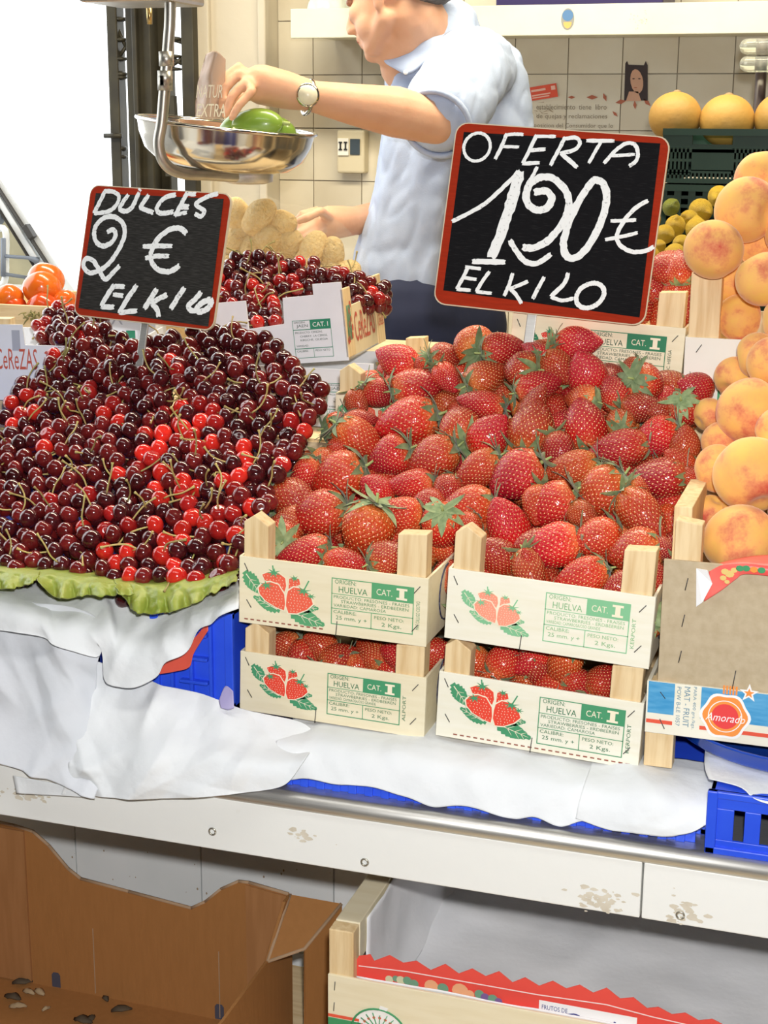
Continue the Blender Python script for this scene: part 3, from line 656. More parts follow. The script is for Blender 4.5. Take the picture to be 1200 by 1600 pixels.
# ================================================================== strawberries
def strawberry_meshes(seed):
    rs = np.random.RandomState(seed); n = 60; m_ = 46; pw = rs.uniform(.62, .85); mx = rs.uniform(.26, .36); lob = rs.uniform(0, .06); ph = rs.uniform(0, 6)
    def rad(t):
        return np.where(t < mx, np.sin(PI/2*(.42+.58*t/mx)), np.cos(PI/2*np.clip((t-mx)/(1-mx), 0, 1))**pw)*.5
    def surf(t, a): r = rad(t)*(1+lob*np.cos(2*a+ph)+.03*np.cos(3*a)); return np.stack([r*np.cos(a), r*np.sin(a), t+0*a], -1)
    NS = 330; tt = np.linspace(0, 1, 400); cum = np.cumsum(rad(tt)); cum /= cum[-1]
    st_ = np.interp((np.arange(NS)+.5)/NS, cum, tt); sa = np.arange(NS)*2.399963; sp3 = surf(st_, sa)
    t = np.linspace(0, 1, m_)**1.0; V_ = []
    for i in range(m_):
        a_ = np.linspace(0, 2*PI, n, endpoint=False)+(i % 2)*PI/n
        V_.append(surf(np.full(n, min(t[i], .998)), a_))
    V_ = np.concatenate(V_)
    d = np.linalg.norm(V_[:, None]-sp3[None], axis=2).min(1); k = np.exp(-(d/.028)**2)*.028
    c = np.array([0, 0, .42]); nv = V_-c; nv /= np.linalg.norm(nv, axis=1)[:, None]; V_ = V_-nv*k[:, None]
    mb = MB(); fs = [(i*n+j, i*n+(j+1) % n, (i+1)*n+(j+1) % n, (i+1)*n+j) for i in range(m_-1) for j in range(n)]
    fs.append(tuple(range(n))[::-1]); fs.append(tuple(range((m_-1)*n, m_*n)))
    mb.add([tuple(v) for v in V_], fs, 0, True)
    body = mb.mesh('strawberry', berry_m)
    sd = MB()
    for k, p in enumerate(sp3):
        nn = p-c; nn /= np.linalg.norm(nn); P_ = Vector(p-nn*.012); N_ = Vector(nn); T_ = (Vector((0, 0, 1))-N_*N_.z).normalized(); B_ = N_.cross(T_)
        a_, b_, h = .0200, .0130, .010
        sd.add([P_+T_*a_, P_+B_*b_, P_-T_*a_*.7, P_-B_*b_, P_+N_*h], [(0, 1, 4), (1, 2, 4), (2, 3, 4), (3, 0, 4)], 0, True)
    return body, sd.mesh('seeds', seed_m)
def strawberry_material():
    m_ = bpy.data.materials.new('strawberry_flesh'); m_.use_nodes = True; nt = m_.node_tree; N = nt.nodes; L = nt.links; b = N['Principled BSDF']
    tc = N.new('ShaderNodeTexCoord'); sx = N.new('ShaderNodeSeparateXYZ'); L.new(tc.outputs['Object'], sx.inputs[0])
    nz = N.new('ShaderNodeTexNoise'); nz.inputs['Scale'].default_value = 3; L.new(tc.outputs['Object'], nz.inputs[0])
    oi = N.new('ShaderNodeObjectInfo')
    ad = N.new('ShaderNodeMath'); ad.operation = 'MULTIPLY_ADD'; ad.inputs[1].default_value = .35; L.new(nz.outputs[0], ad.inputs[0]); L.new(sx.outputs[2], ad.inputs[2])
    cr = N.new('ShaderNodeValToRGB'); e = cr.color_ramp.elements; e[0].position = .12; e[0].color = (.80, .19, .05, 1); e[1].position = .38; e[1].color = (.60, .034, .010, 1)
    x = e.new(.8); x.color = (.46, .014, .010, 1)
    L.new(ad.outputs[0], cr.inputs[0])
    hs = N.new('ShaderNodeHueSaturation'); mr = N.new('ShaderNodeMapRange'); mr.inputs[3].default_value = .72; mr.inputs[4].default_value = 1.2; L.new(oi.outputs['Random'], mr.inputs[0])
    mr2 = N.new('ShaderNodeMapRange'); mr2.inputs[3].default_value = .493; mr2.inputs[4].default_value = .512; ml = N.new('ShaderNodeMath'); ml.operation = 'FRACT'
    m3 = N.new('ShaderNodeMath'); m3.operation = 'MULTIPLY'; m3.inputs[1].default_value = 7.3; L.new(oi.outputs['Random'], m3.inputs[0]); L.new(m3.outputs[0], ml.inputs[0]); L.new(ml.outputs[0], mr2.inputs[0])
    L.new(mr2.outputs[0], hs.inputs['Hue']); L.new(mr.outputs[0], hs.inputs['Value']); L.new(cr.outputs[0], hs.inputs['Color']); L.new(hs.outputs[0], b.inputs['Base Color'])
    b.inputs['Roughness'].default_value = .30; b.inputs['Coat Weight'].default_value = .35; b.inputs['Coat Roughness'].default_value = .12
    b.inputs['Subsurface Weight'].default_value = .05; b.inputs['Subsurface Scale'].default_value = .006; b.inputs['Subsurface Radius'].default_value = (1, .2, .1)
    bp = N.new('ShaderNodeBump'); n2 = N.new('ShaderNodeTexNoise'); n2.inputs['Scale'].default_value = 22; L.new(tc.outputs['Object'], n2.inputs[0]); L.new(n2.outputs[0], bp.inputs['Height']); bp.inputs['Distance'].default_value = .003; L.new(bp.outputs[0], b.inputs['Normal'])
    return m_
berry_m = strawberry_material(); seed_m = mat('strawberry_seed', (.95, .68, .28), .4, rnd=.1)
leaf_m = mat('strawberry_leaf', (.27, .34, .16), .6, (.16, .23, .10), 6, sheen=.2, rnd=.2); stem_g = mat('green_stem', (.35, .42, .15), .6)
def calyx_mesh(seed):
    rr = random.Random(seed); mb = MB(); n = rr.choice((11, 12, 13))
    for i in range(n):
        a = 2*PI*i/n+rr.uniform(-.2, .2); L_ = rr.uniform(.40, .66); wd = rr.uniform(.075, .11); lift = rr.uniform(-.16, .14); c, s_ = math.cos(a), math.sin(a); vs = []
        for k in range(6):
            t = k/5; r = .03+L_*t; z = -.055-lift*t*.9+.32*max(0, t-.25)**2*(1 if lift < 0 else -.4)
            w_ = wd*math.sin(PI*(.22+.78*t))**.8*(1 if k < 5 else .12); cup = .02
            for q in (-1, 0, 1): vs.append((r*c-s_*w_*q, r*s_+c*w_*q, z-(cup if q else 0)+.004*(i % 3)))
        fs = [(k*3+q, k*3+q+1, k*3+q+4, k*3+q+3) for k in range(5) for q in (0, 1)]
        mb.add(vs, fs, 0, True)
    mb.tube([(0, 0, .02), (0, 0, -.10), (.03, .02, -.24)], [.05, .03, .024], 6, 1)
    return mb.mesh('calyx', [leaf_m, stem_g])
SB = [strawberry_meshes(k) for k in range(6)]; CX = [calyx_mesh(k) for k in range(5)]
sbn = 0
def strawberry(p, d, L_, W_, label, group, calyx=True):
    global sbn
    body, sd = SB[sbn % 6]; d = Vector(d).normalized(); q = d.to_track_quat('Z', 'X'); rl = Quaternion((0, 0, 1), random.uniform(0, 6.28))
    o = inst('strawberry', body); M_ = (q @ rl).to_matrix().to_4x4() @ Matrix.Diagonal((W_, W_, L_, 1))
    M_.translation = Vector(p)-d*L_*.46; o.matrix_basis = M_
    tag(o, label, 'strawberry', group); tag(inst('seeds', sd, o), kind='stuff')
    if calyx:
        e = inst('calyx', CX[sbn % 5], o); k = min(L_, W_)
        e.matrix_basis = Matrix.Diagonal((k/W_*1.0, k/W_*1.0, k/L_*1.0, 1))
    sbn += 1; return o
LH, RH = 'heaped beside the cherries', 'heaped beside the peaches'
LG, RG = 'strawberries heaped beside the cherries', 'strawberries heaped beside the peaches'
def ysb(x, y):
    l = 1.672+.40*(890-y)/360; r = 1.675+.335*(905-y)/370; t = min(1, max(0, (x-600)/220)); t = t*t*(3-2*t)
    return l*(1-t)+r*t
A = [(575,220,165,130,655,260),(775,205,120,118,705,215),(880,150,150,150,900,178),(1005,170,165,125,930,185),(1150,195,140,105,1200,230),(660,325,205,135,540,345),(780,290,130,95,0,0),(500,350,120,115,440,312),(415,395,115,90,0,0),
 (940,285,170,128,880,312),(1080,260,150,145,1135,262),(1150,322,185,112,1058,350),(430,460,125,80,360,462),(615,470,235,180,735,440),(835,485,175,165,850,548),(920,395,180,108,1003,415),(1130,402,190,100,0,0),(425,545,220,145,335,480),
 (955,520,180,150,0,0),(1130,490,205,175,1110,575),(545,612,165,150,610,583),(720,620,200,160,815,570),(900,670,205,135,985,612),(340,695,205,180,430,655),(200,690,160,115,250,622),(160,785,190,150,0,0),(630,725,180,118,712,722),
 (490,742,140,120,0,0),(775,745,120,105,0,0),(1065,690,215,185,1150,640),(255,850,220,175,360,822),(450,915,225,195,480,828),(580,845,190,145,672,858),(760,900,225,155,757,840),(860,815,205,155,968,800),(1025,890,230,155,0,0),(1155,812,150,140,0,0),
 (105,940,150,140,112,952),(200,1000,200,128,292,982),(365,1040,165,110,0,0),(545,1020,170,125,475,1042),(985,1010,175,130,0,0),(1140,975,170,140,0,0),(290,640,130,100,0,0),(1130,1080,200,100,0,0),(680,235,95,70,700,212),(340,600,130,100,0,0),(90,1090,150,110,0,0),(850,900,130,110,0,0),(700,800,130,110,0,0),(130,880,140,120,0,0)]
B_ = [(430,145,170,125,0,0),(262,195,140,95,0,0),(460,265,165,150,0,0),(345,250,145,125,0,0),(700,310,165,145,650,300),(575,350,140,125,595,400),(640,250,90,80,0,0),(440,380,150,110,490,390),(450,480,195,170,462,568),(600,470,135,110,590,500),
 (690,410,160,110,0,0),(770,425,130,100,0,0),(865,425,150,130,838,392),(740,530,185,138,832,488),(860,555,135,115,0,0),(590,580,230,138,695,560),(400,660,200,138,492,642),(740,700,235,155,843,690),(835,632,140,110,0,0),(520,760,215,175,602,690),
 (320,810,200,160,392,760),(690,850,240,150,0,0),(450,850,130,100,0,0),(310,980,240,165,402,955),(500,945,185,160,0,0),(655,1000,200,175,768,972),(232,1090,200,120,0,0),(440,1100,205,145,548,1065),(600,1135,135,110,0,0),(680,740,110,100,640,725),(350,590,150,120,0,0),(775,990,110,90,0,0),(880,690,90,80,0,0),(560,690,110,90,500,640),(730,1090,130,100,0,0)]
for lst, ox in ((A, 400), (B_, 740)):
    for (cx, cy, L_, W_, kx, ky) in lst:
        x, y = ox+cx/2.609, 480+cy/2.609; Y = ysb(x, y); p = px(x, y, Y); k = fdep(p)/F/2.609
        if kx:
            a, b = (cx-kx)/(L_*.5), (cy-ky)/(L_*.5); r = math.hypot(a, b); s_ = min(1, .96/max(r, 1e-3)); d = toward(a*s_, b*s_, math.sqrt(max(0, 1-(r*s_)**2))*(.9 if r < .75 else .35))
        else:
            an = random.uniform(0, 2*PI); d = toward(math.cos(an)*.8, math.sin(an)*.8, -.35)
        Lm, Wm = L_*k*1.12, W_*k*1.14
        lft = x < 715 if y > 640 else x < 735
        t_ = 'plump ripe strawberry with its leafy cap turned out, ' if kx else 'plump ripe strawberry with its cap hidden, '
        strawberry(p, d, Lm, Wm, t_+(LH if lft else RH), (LG if lft else RG)+(', caps out' if kx else ', caps hidden'))
# berries underneath
ux = []
tries = 0
while len(ux) < 130 and tries < 6000:
    tries += 1; x = random.uniform(415, 1085); y = random.uniform(545, 950)
    lo_x = 560 if y < 620 else 520-(y-620)*.5
    if x < lo_x-4 or x > 1090-(y-620)*.16 or y > 880+(x-400)*.11: continue
    p = px(x, y, ysb(x, y))-Vector((0, -.50, .86))*.034
    if min([(p-q).length for q in ux] or [1]) < .027: continue
    ux.append(p); lft = x < 720
    strawberry(p, (random.uniform(-1, 1), random.uniform(-1, 1), random.uniform(-.4, .4)), .052, .044, 'smaller strawberry half buried under the others, '+(LH if lft else RH), (LG if lft else RG)+', half buried', random.random() < .5)
# berries seen through the gaps of the lower crates, and in the crate behind
def fill(label, group, pts, Y, s=(.050, .040)):
    for (x, y) in pts:
        an = random.uniform(0, 6.28); strawberry(px(x, y, Y+random.uniform(-.004, .01)), toward(math.cos(an), math.sin(an), random.uniform(-.4, .3)), s[0]*random.uniform(.9, 1.1), s[1]*random.uniform(.9, 1.1), label, group)
fill('ripe strawberry showing through the gap of the lower crate beside the ribbed blue crate', 'strawberries in the lower left crate', [(440, 1010), (500, 1008), (470, 1030), (530, 1030), (580, 1022), (625, 1025), (560, 1048), (615, 1052), (445, 1040)], 1.672)
fill('ripe strawberry showing through the gap of the lower crate beside the blue bowl', 'strawberries in the lower right crate', [(745, 1040), (790, 1030), (830, 1032), (770, 1062), (840, 1050), (880, 1042), (905, 1068), (945, 1062), (860, 1078), (815, 1070), (930, 1085)], 1.672)
fill('ripe strawberry showing at the open side of the lower crate between the stacks', 'strawberries between the stacks', [(683, 1020), (690, 1052)], 1.70)
fill('ripe strawberry heaped in the crate behind, beside the large price board', 'strawberries in the crate behind', [(1040, 420), (1062, 448), (1030, 455), (1070, 480), (1040, 488), (1062, 420), (1000, 480)], 2.10, (.052, .043))
fill('ripe strawberry heaped in the crate behind, beside the large price board', 'strawberries in the crate behind', [(1060, 440), (1048, 412), (1010, 440), (970, 460), (920, 470)], 2.17, (.052, .043))
# ================================================================== cherry heap
def cherry_mesh(name, m_, n=16, k=11):
    mb = MB(); vs = []; fs = []
    for i in range(k+1):
        t = PI*i/k
        for j in range(n):
            a = 2*PI*j/n; r = math.sin(t)*(1+.03*math.cos(2*a)); z = math.cos(t)*.93-.22*math.exp(-(t/.42)**2); vs.append((r*math.cos(a), r*math.sin(a), z))
    for i in range(k):
        for j in range(n): fs.append((i*n+j, (i+1)*n+j, (i+1)*n+(j+1) % n, i*n+(j+1) % n))
    mb.add(vs, fs, 0, True); return mb.mesh(name, m_), vs, fs
def cm(n, c, c2): return mat(n, c, .16, c2, 1.6, coat=.6, rnd=.35, spec=.5, lo=.3, hi=.7)
cmats = [cm('cherry_dark', (.030, .004, .006), (.085, .008, .010)), cm('cherry_burgundy', (.10, .008, .010), (.18, .013, .012)), cm('cherry_red', (.42, .016, .012), (.30, .010, .012)), cm('cherry_bright', (.66, .030, .016), (.56, .016, .014))]
CM = [cherry_mesh('cherry', m_)[0] for m_ in cmats]; _, cvs, cfs = cherry_mesh('tmp', cmats[0], 10, 7)
stem_m = mat('cherry_stem', (.42, .40, .12), .6, (.46, .30, .12), 3, rnd=.3)
STM = []
for k in range(5):
    rr = random.Random(k); a = rr.uniform(0, 6); b = rr.uniform(.5, 1.4); L_ = rr.uniform(2.6, 3.8)
    pts = catmull([(0, 0, .7), (.1*math.cos(a), .1*math.sin(a), .7+L_*.35), (b*.6*math.cos(a), b*.6*math.sin(a), .7+L_*.7), (b*1.3*math.cos(a+.3), b*1.3*math.sin(a+.3), .7+L_)], 3)
    STM.append(MB().tube(pts, [.095]*(len(pts)-2)+[.11, .17], 5).mesh('stem', stem_m))
OUT = [(-70, 905), (-70, 690), (0, 640), (20, 612), (45, 588), (80, 560), (95, 535), (90, 505), (150, 505), (180, 520), (240, 530), (320, 512), (350, 505), (410, 520), (432, 545), (455, 565), (500, 605), (522, 632), (524, 690), (505, 712), (470, 745), (440, 785), (415, 815), (398, 850), (392, 905), (345, 905), (335, 915), (230, 905), (140, 900), (60, 890)]
def ych(x, y):
    t = (905-y)/400; Y = 1.615+.50*t-.035*math.sin(PI*min(1, max(0, t)))
    return Y+.00010*max(0, 60-x)
rng = random.Random(5); H = {}; pts0 = []
def ok(p, r):
    k = tuple(int(c//r) for c in p)
    for i in (-1, 0, 1):
        for j in (-1, 0, 1):
            for l in (-1, 0, 1):
                for q in H.get((k[0]+i, k[1]+j, k[2]+l), ()):
                    if (q-p).length < r: return False
    H.setdefault(k, []).append(p); return True
for t in range(26000):
    x, y = rng.uniform(-70, 526), rng.uniform(500, 918)
    if not inside((x, y), OUT): continue
    p = px(x, y, ych(x, y))
    if p.x > -.157 and p.y < 1.985: p.x = -.157-abs(rng.gauss(0, .004))
    p += Vector((0, -.5, .86))*rng.gauss(0, .003)
    if ok(p, .0202): pts0.append((p, x, y))
def ctype(x, y):
    # darker towards the top and the left, redder low in the middle and to the right, as the fruit is mixed
    red = .05+.06*(y > 620)+.46*math.exp(-((x-330)/130)**2-((y-790)/130)**2)+.35*math.exp(-((x-290)/70)**2-((y-680)/60)**2)+.2*math.exp(-((x-470)/60)**2-((y-700)/50)**2)
    v = rng.random()
    if v < red*.55: return 3
    if v < red*1.0: return 2
    return 1 if rng.random() < .52 else 0
def crot(p):
    # stalk end looks anywhere, mostly up and out
    v = Vector((rng.gauss(0, 1), rng.gauss(-.2, 1), rng.gauss(.35, 1))).normalized(); return v.to_track_quat('Z', 'X') @ Quaternion((0, 0, 1), rng.uniform(0, 6.28))
clab = ['very dark, almost black cherry in the heap on lettuce leaves', 'dark burgundy cherry in the heap on lettuce leaves', 'red cherry in the heap on lettuce leaves', 'bright scarlet cherry in the heap on lettuce leaves']
cgrp = ['almost black cherries in the heap', 'burgundy cherries in the heap', 'red cherries in the heap', 'scarlet cherries in the heap']
pts0.sort(key=lambda a: fdep(a[0])+(50 if a[1] < 3 or a[1] > 515 else 0))
rest = MB(); rest_st = MB()
def rest_add(p, q, r, c):
    M_ = q.to_matrix(); rest.add([p+(M_ @ Vector(v))*r for v in cvs], cfs, c, True)
def rest_stem(p, q, r):
    M_ = q.to_matrix(); me = STM[rng.randrange(5)]; rest_st.add([p+(M_ @ v.co)*r for v in me.vertices], [tuple(f.vertices) for f in me.polygons], 0, True)
for i, (p, x, y) in enumerate(pts0):
    c = ctype(x, y); q = crot(p); r = rng.uniform(.0114, .0134)
    if i < 296:
        o = inst('cherry', CM[c]); M_ = q.to_matrix().to_4x4() @ Matrix.Diagonal((r, r, r, 1)); M_.translation = p; o.matrix_basis = M_
        tag(o, clab[c], 'cherry', cgrp[c])
        if rng.random() < .42: inst('stem', STM[rng.randrange(5)], o)
    else:
        rest_add(p, q, r, c)
        if rng.random() < .38: rest_stem(p, q, r)
for lay in (1, 2):
    for (p, x, y) in pts0:
        e = p-Vector((0, -.5, .86))*.0155*lay+Vector((rng.uniform(-.008, .008), rng.uniform(-.006, .006), rng.uniform(-.006, .006)))
        if e.x < -.17 or e.y > 2: rest_add(e, crot(e), .0112, 0 if rng.random() < .6 else 1)
# boxes of cherries behind: heaped fruit
def heap_px(poly, Yf, n, sp=.0185):
    k = 0
    for t in range(n*60):
        x, y = rng.uniform(min(a for a, b in poly), max(a for a, b in poly)), rng.uniform(min(b for a, b in poly), max(b for a, b in poly))
        if not inside((x, y), poly): continue
        p = px(x, y, Yf(x, y))+Vector((0, -.5, .86))*rng.gauss(0, .003)
        if ok(p, sp):
            c = 0 if rng.random() < .4 else (1 if rng.random() < .5 else rng.choice((2, 2, 3))); q = crot(p); rest_add(p, q, .0122, c)
            if rng.random() < .45: rest_stem(p, q, .0122)
            e = p-Vector((0, -.4, .9))*.016; rest_add(e, crot(e), .012, rng.choice((0, 1)))
            k += 1
            if k >= n: break
heap_px([(335, 515), (338, 415), (380, 400), (440, 402), (500, 415), (560, 432), (602, 445), (606, 478), (560, 472), (545, 440), (500, 440), (438, 458), (436, 505)], lambda x, y: 2.30+(500-y)*.0017+max(0, x-540)*.0016, 150)
heap_px([(58, 505), (95, 480), (160, 490), (165, 515), (100, 540), (60, 532)], lambda x, y: 2.10+(530-y)*.002, 40)
ro = rest.build('heaped_cherries', cmats); tag(ro, 'remaining dark and red cherries of the heap and of the white boxes behind it', 'cherries', kind='stuff')
tag(rest_st.build('stems', stem_m, ro), kind='stuff')

# ================================================================== lettuce leaves under the heap
let = mat('lettuce', (.22, .29, .035), .45, (.34, .38, .08), 14, bump=.004, bscale=34, lo=.35, hi=.7, sss=.1)
def lettuce(label, top, mid, low, seed):
    o = loft([[px(x, y, 1.70) for x, y in top], [px(x, y, 1.605) for x, y in mid], [px(a.x, a.y+5*noise.noise(Vector((a.x*.11, seed, 0)))+4*abs(noise.noise(Vector((a.x*.3, seed+5, 0)))), 1.568+.010*math.sin(a.x*.21+seed)) for a in catmull([(x, y, 0) for x, y in low], 6)]], 90, 36, .006, 52, seed, .010, Vector((0, -1, .3)))
    b = o.build('lettuce_leaf', let, solid=.0012); tag(b, label, 'lettuce leaf', 'lettuce leaves under the cherries'); return b
lettuce('small pale green lettuce leaf at the end of the cherry heap away from the crates', [(-80, 872), (0, 872), (70, 880)], [(-80, 888), (0, 892), (66, 896)], [(-80, 915), (-20, 917), (20, 919), (45, 912), (62, 905)], 1)
lettuce('green lettuce leaf between the other two under the cherry heap', [(50, 875), (120, 880), (210, 890)], [(60, 898), (120, 902), (205, 912)], [(64, 905), (78, 924), (98, 935), (140, 930), (180, 930), (210, 928)], 2)
lettuce('broad ruffled green lettuce leaf beside the printed strawberry crate', [(170, 885), (260, 888), (374, 882)], [(180, 908), (260, 915), (372, 895)], [(182, 918), (200, 940), (218, 957), (262, 956), (300, 945), (335, 925), (372, 908)], 3)
# ================================================================== peaches and their crates
def peach_material():
    m_ = bpy.data.materials.new('peach_skin'); m_.use_nodes = True; nt = m_.node_tree; N = nt.nodes; L = nt.links; b = N['Principled BSDF']
    tc = N.new('ShaderNodeTexCoord'); oi = N.new('ShaderNodeObjectInfo')
    cb = N.new('ShaderNodeVectorMath'); cb.operation = 'SCALE'; cb.inputs[0].default_value = (31, 47, 59); L.new(oi.outputs['Random'], cb.inputs['Scale'])
    ad = N.new('ShaderNodeVectorMath'); ad.operation = 'ADD'; L.new(tc.outputs['Object'], ad.inputs[0]); L.new(cb.outputs[0], ad.inputs[1])
    nz = N.new('ShaderNodeTexNoise'); nz.inputs['Scale'].default_value = .85; nz.inputs['Detail'].default_value = 5; nz.inputs['Roughness'].default_value = .55; L.new(ad.outputs[0], nz.inputs[0])
    n2 = N.new('ShaderNodeTexNoise'); n2.inputs['Scale'].default_value = 14; n2.inputs['Detail'].default_value = 4; L.new(ad.outputs[0], n2.inputs[0])
    mm_ = N.new('ShaderNodeMath'); mm_.operation = 'MULTIPLY_ADD'; mm_.inputs[1].default_value = .12; L.new(n2.outputs[0], mm_.inputs[0]); L.new(nz.outputs[0], mm_.inputs[2])
    cr = N.new('ShaderNodeValToRGB'); e = cr.color_ramp.elements; e[0].position = .42; e[0].color = (.84, .50, .12, 1); e[1].position = .76; e[1].color = (.58, .10, .06, 1)
    x = e.new(.57); x.color = (.84, .43, .13, 1); x = e.new(.67); x.color = (.70, .25, .11, 1)
    L.new(mm_.outputs[0], cr.inputs[0]); L.new(cr.outputs[0], b.inputs['Base Color'])
    b.inputs['Roughness'].default_value = .75; b.inputs['Specular IOR Level'].default_value = .25; b.inputs['Sheen Weight'].default_value = .35; b.inputs['Sheen Roughness'].default_value = .45; b.inputs['Sheen Tint'].default_value = (1, .85, .7, 1)
    return m_
pch = peach_material()
def peach_mesh(seed):
    mb = MB(); n, k = 40, 28; vs = []; fs = []; rr = random.Random(seed); dp = rr.uniform(.05, .085); tip = rr.uniform(.02, .07)
    for i in range(k+1):
        t = PI*i/k
        for j in range(n):
            a = 2*PI*j/n; da = min(abs(a), 2*PI-abs(a))
            r = 1-dp*math.exp(-(da/.28)**2)*math.sin(t)**.6+.02*math.cos(2*a)
            z = math.cos(t)*.95*(1-.25*math.exp(-(t/.36)**2)); z -= tip*math.exp(-((PI-t)/.3)**2)
            vs.append((r*math.sin(t)*math.cos(a), r*math.sin(t)*math.sin(a), z))
    for i in range(k):
        for j in range(n): fs.append((i*n+j, (i+1)*n+j, (i+1)*n+(j+1) % n, i*n+(j+1) % n))
    mb.add(vs, fs, 0, True); return mb.mesh('peach', pch)
PM = [peach_mesh(k) for k in range(4)]
PE = [(1190, 280, 44, 2.10, 'red-cheeked peach at the very top of the peach pile'), (1166, 328, 51, 2.03, 'yellow peach with a bruised brown patch near the top of the pile'), (1115, 390, 47, 1.985, 'round yellow peach with a cleft resting on the white crate post'), (1192, 436, 44, 1.965, None), (1155, 496, 37, 2.04, None),
      (1184, 556, 36, 1.93, None), (1206, 566, 40, 1.90, None), (1108, 648, 27, 1.90, None), (1172, 642, 53, 1.86, 'large red-blushed peach below the printed white panel'), (1128, 690, 33, 1.865, None), (1222, 675, 42, 1.82, None), (1122, 732, 38, 1.82, None), (1176, 742, 62, 1.765, 'largest pale yellow peach in the middle of the pile'), (1112, 800, 28, 1.80, None),
      (1156, 845, 58, 1.705, 'yellow peach with a broad red cheek just above the cardboard front'), (1235, 500, 44, 1.95, None), (1240, 360, 46, 2.03, None), (1245, 610, 44, 1.87, None), (1252, 800, 52, 1.72, None), (1212, 860, 40, 1.74, None), (1140, 440, 32, 2.06, None), (1150, 590, 34, 1.95, None), (1230, 430, 40, 2.02, None), (1160, 800, 36, 1.80, None), (1190, 380, 38, 2.08, None), (1230, 740, 42, 1.83, None)]
for i, (x, y, r, Y, lab) in enumerate(PE):
    p = px(x, y, Y); rm = r*fdep(p)/F; o = inst('peach', PM[i % 4]); dv = toward(random.uniform(-.8, .8), random.uniform(-1, .6), random.uniform(-.6, .8))
    M_ = (dv.to_track_quat('Z', 'X') @ Quaternion((0, 0, 1), random.uniform(0, 6.28))).to_matrix().to_4x4() @ Matrix.Diagonal((rm, rm, rm, 1)); M_.translation = p; o.matrix_basis = M_
    tag(o, lab or 'yellow and red velvety peach packed among the others in the pile', 'peach', None if lab else 'peaches packed in the pile')
rp = random.Random(8)
for i in range(4):
    for j in range(7):
        for lay in (0, 1):
            x = .515+i*.078+.03*(j % 2)+rp.uniform(-.008, .008); Y = 1.69+j*.083+rp.uniform(-.008, .008)
            if lay and (i == 3 or j in (0, 6)) or x > .77: continue
            z = (1.115 if j < 4 else 1.29)+.055*lay+(.04*max(0, j-1) if j < 4 else .02*(j-4)); rm = rp.uniform(.036, .042)
            if j == 3: z += .03
            o = inst('peach', PM[(i+j) % 4]); o.location = (x, Y, z); o.scale = (rm,)*3; o.rotation_euler = (rp.uniform(0, 6), rp.uniform(0, 6), rp.uniform(0, 6))
            tag(o, 'yellow and red velvety peach packed among the others in the pile', 'peach', 'peaches packed in the pile')
# front peach crate
pc = thing('peach_crate', 'wooden peach crate with a plain grey cardboard front and red liner', 'crate', (.352, 1.632, 1.002))
card = mat('grey_cardboard', (.52, .43, .29), .85, (.46, .37, .24), 90, bump=.0003, bscale=200, rnd=.0)
cf_ = MB().box(0, .46, 0, .004, -.008, .138).build('cardboard_front', card, pc, bevel=.0008)
for z in (.112, .07, .028): staple(cf_, .026-.0016*(.112-z)*20, z, 1.4, .014)
staple(cf_, .083, .006, 1.45, .026)
g = MB()
for (x, z) in ((.133, .068), (.131, .034)): g.flat([(x+.0022*math.cos(a), z+.0022*math.sin(a)) for a in np.linspace(0, 2*PI, 9)[:-1]], -.0006)
ring = [Vector((.152+.010*math.cos(a), -.0005, .036+.010*math.sin(a))) for a in np.linspace(1, 5.6, 14)]
g.tube(ring, .0017, 5); g.flat([(.17, .05), (.2, .055), (.2, .06), (.17, .056)], -.0006); g.build('print', green_print, cf_)
MB().box(0, .46, .004, .007, -.010, .0).build('white_edge', plyw, pc)
MB().prism([(0, 0), (.029, 0), (.029, .178), (.0, .182)], (.010, .03, 0), (1, 0, 0), (0, 0, 1), .024).build('post', wood, pc, bevel=.0012)
MB().prism([(0, 0), (.029, 0), (.029, .178), (.0, .182)], (.42, .03, 0), (1, 0, 0), (0, 0, 1), .024).build('post', wood, pc, bevel=.0012)
MB().box(.004, .024, .034, .355, 0, .190).build('side_board', wood, pc, bevel=.001); MB().box(.44, .456, .034, .355, 0, .190).build('side_board', wood, pc, bevel=.001)
MB().box(.0, .46, .34, .355, 0, .15).build('back_board', woodx, pc)
for k in range(4): MB().box(.004, .456, .01+k*.085, .085+k*.085, -.006, .0).build('base_slat', woodx, pc)
yl = 1.626
lw = MB(); q = [px(*p, yl) for p in ((1088, 888), (1106, 890), (1113, 912), (1098, 940), (1088, 948))]
o = MB().add([v-Vector((0, .003*(i % 2), 0)) for i, v in enumerate(q)], [(0, 1, 2), (0, 2, 3), (0, 3, 4)]).build('folded_corner', mat('white_card', (.88, .88, .88), .5), None, solid=.0008); o.parent = pc; o.matrix_parent_inverse = Matrix.Translation((-.352, -1.632, -1.002))
rlm = mat('red_liner', (.80, .09, .08), .4, (.86, .16, .13), 20)
o = loft([[px(1106, 889, 1.650), px(1125, 880, 1.652), px(1160, 872, 1.655), px(1190, 868, 1.66), px(1240, 868, 1.66)], [px(1108, 893, 1.632), px(1130, 885, 1.630), px(1165, 881, 1.629), px(1200, 884, 1.630), px(1240, 888, 1.63)], [px(1100, 940, 1.6265), px(1128, 922, 1.6265), px(1150, 905, 1.6265), px(1168, 897, 1.627), px(1240, 905, 1.627)]], 30, 16, .0008, 30, 3).build('red_liner', rlm, None, solid=.0008)
o.parent = pc; o.matrix_parent_inverse = Matrix.Translation((-.352, -1.632, -1.002))
lp = MB()
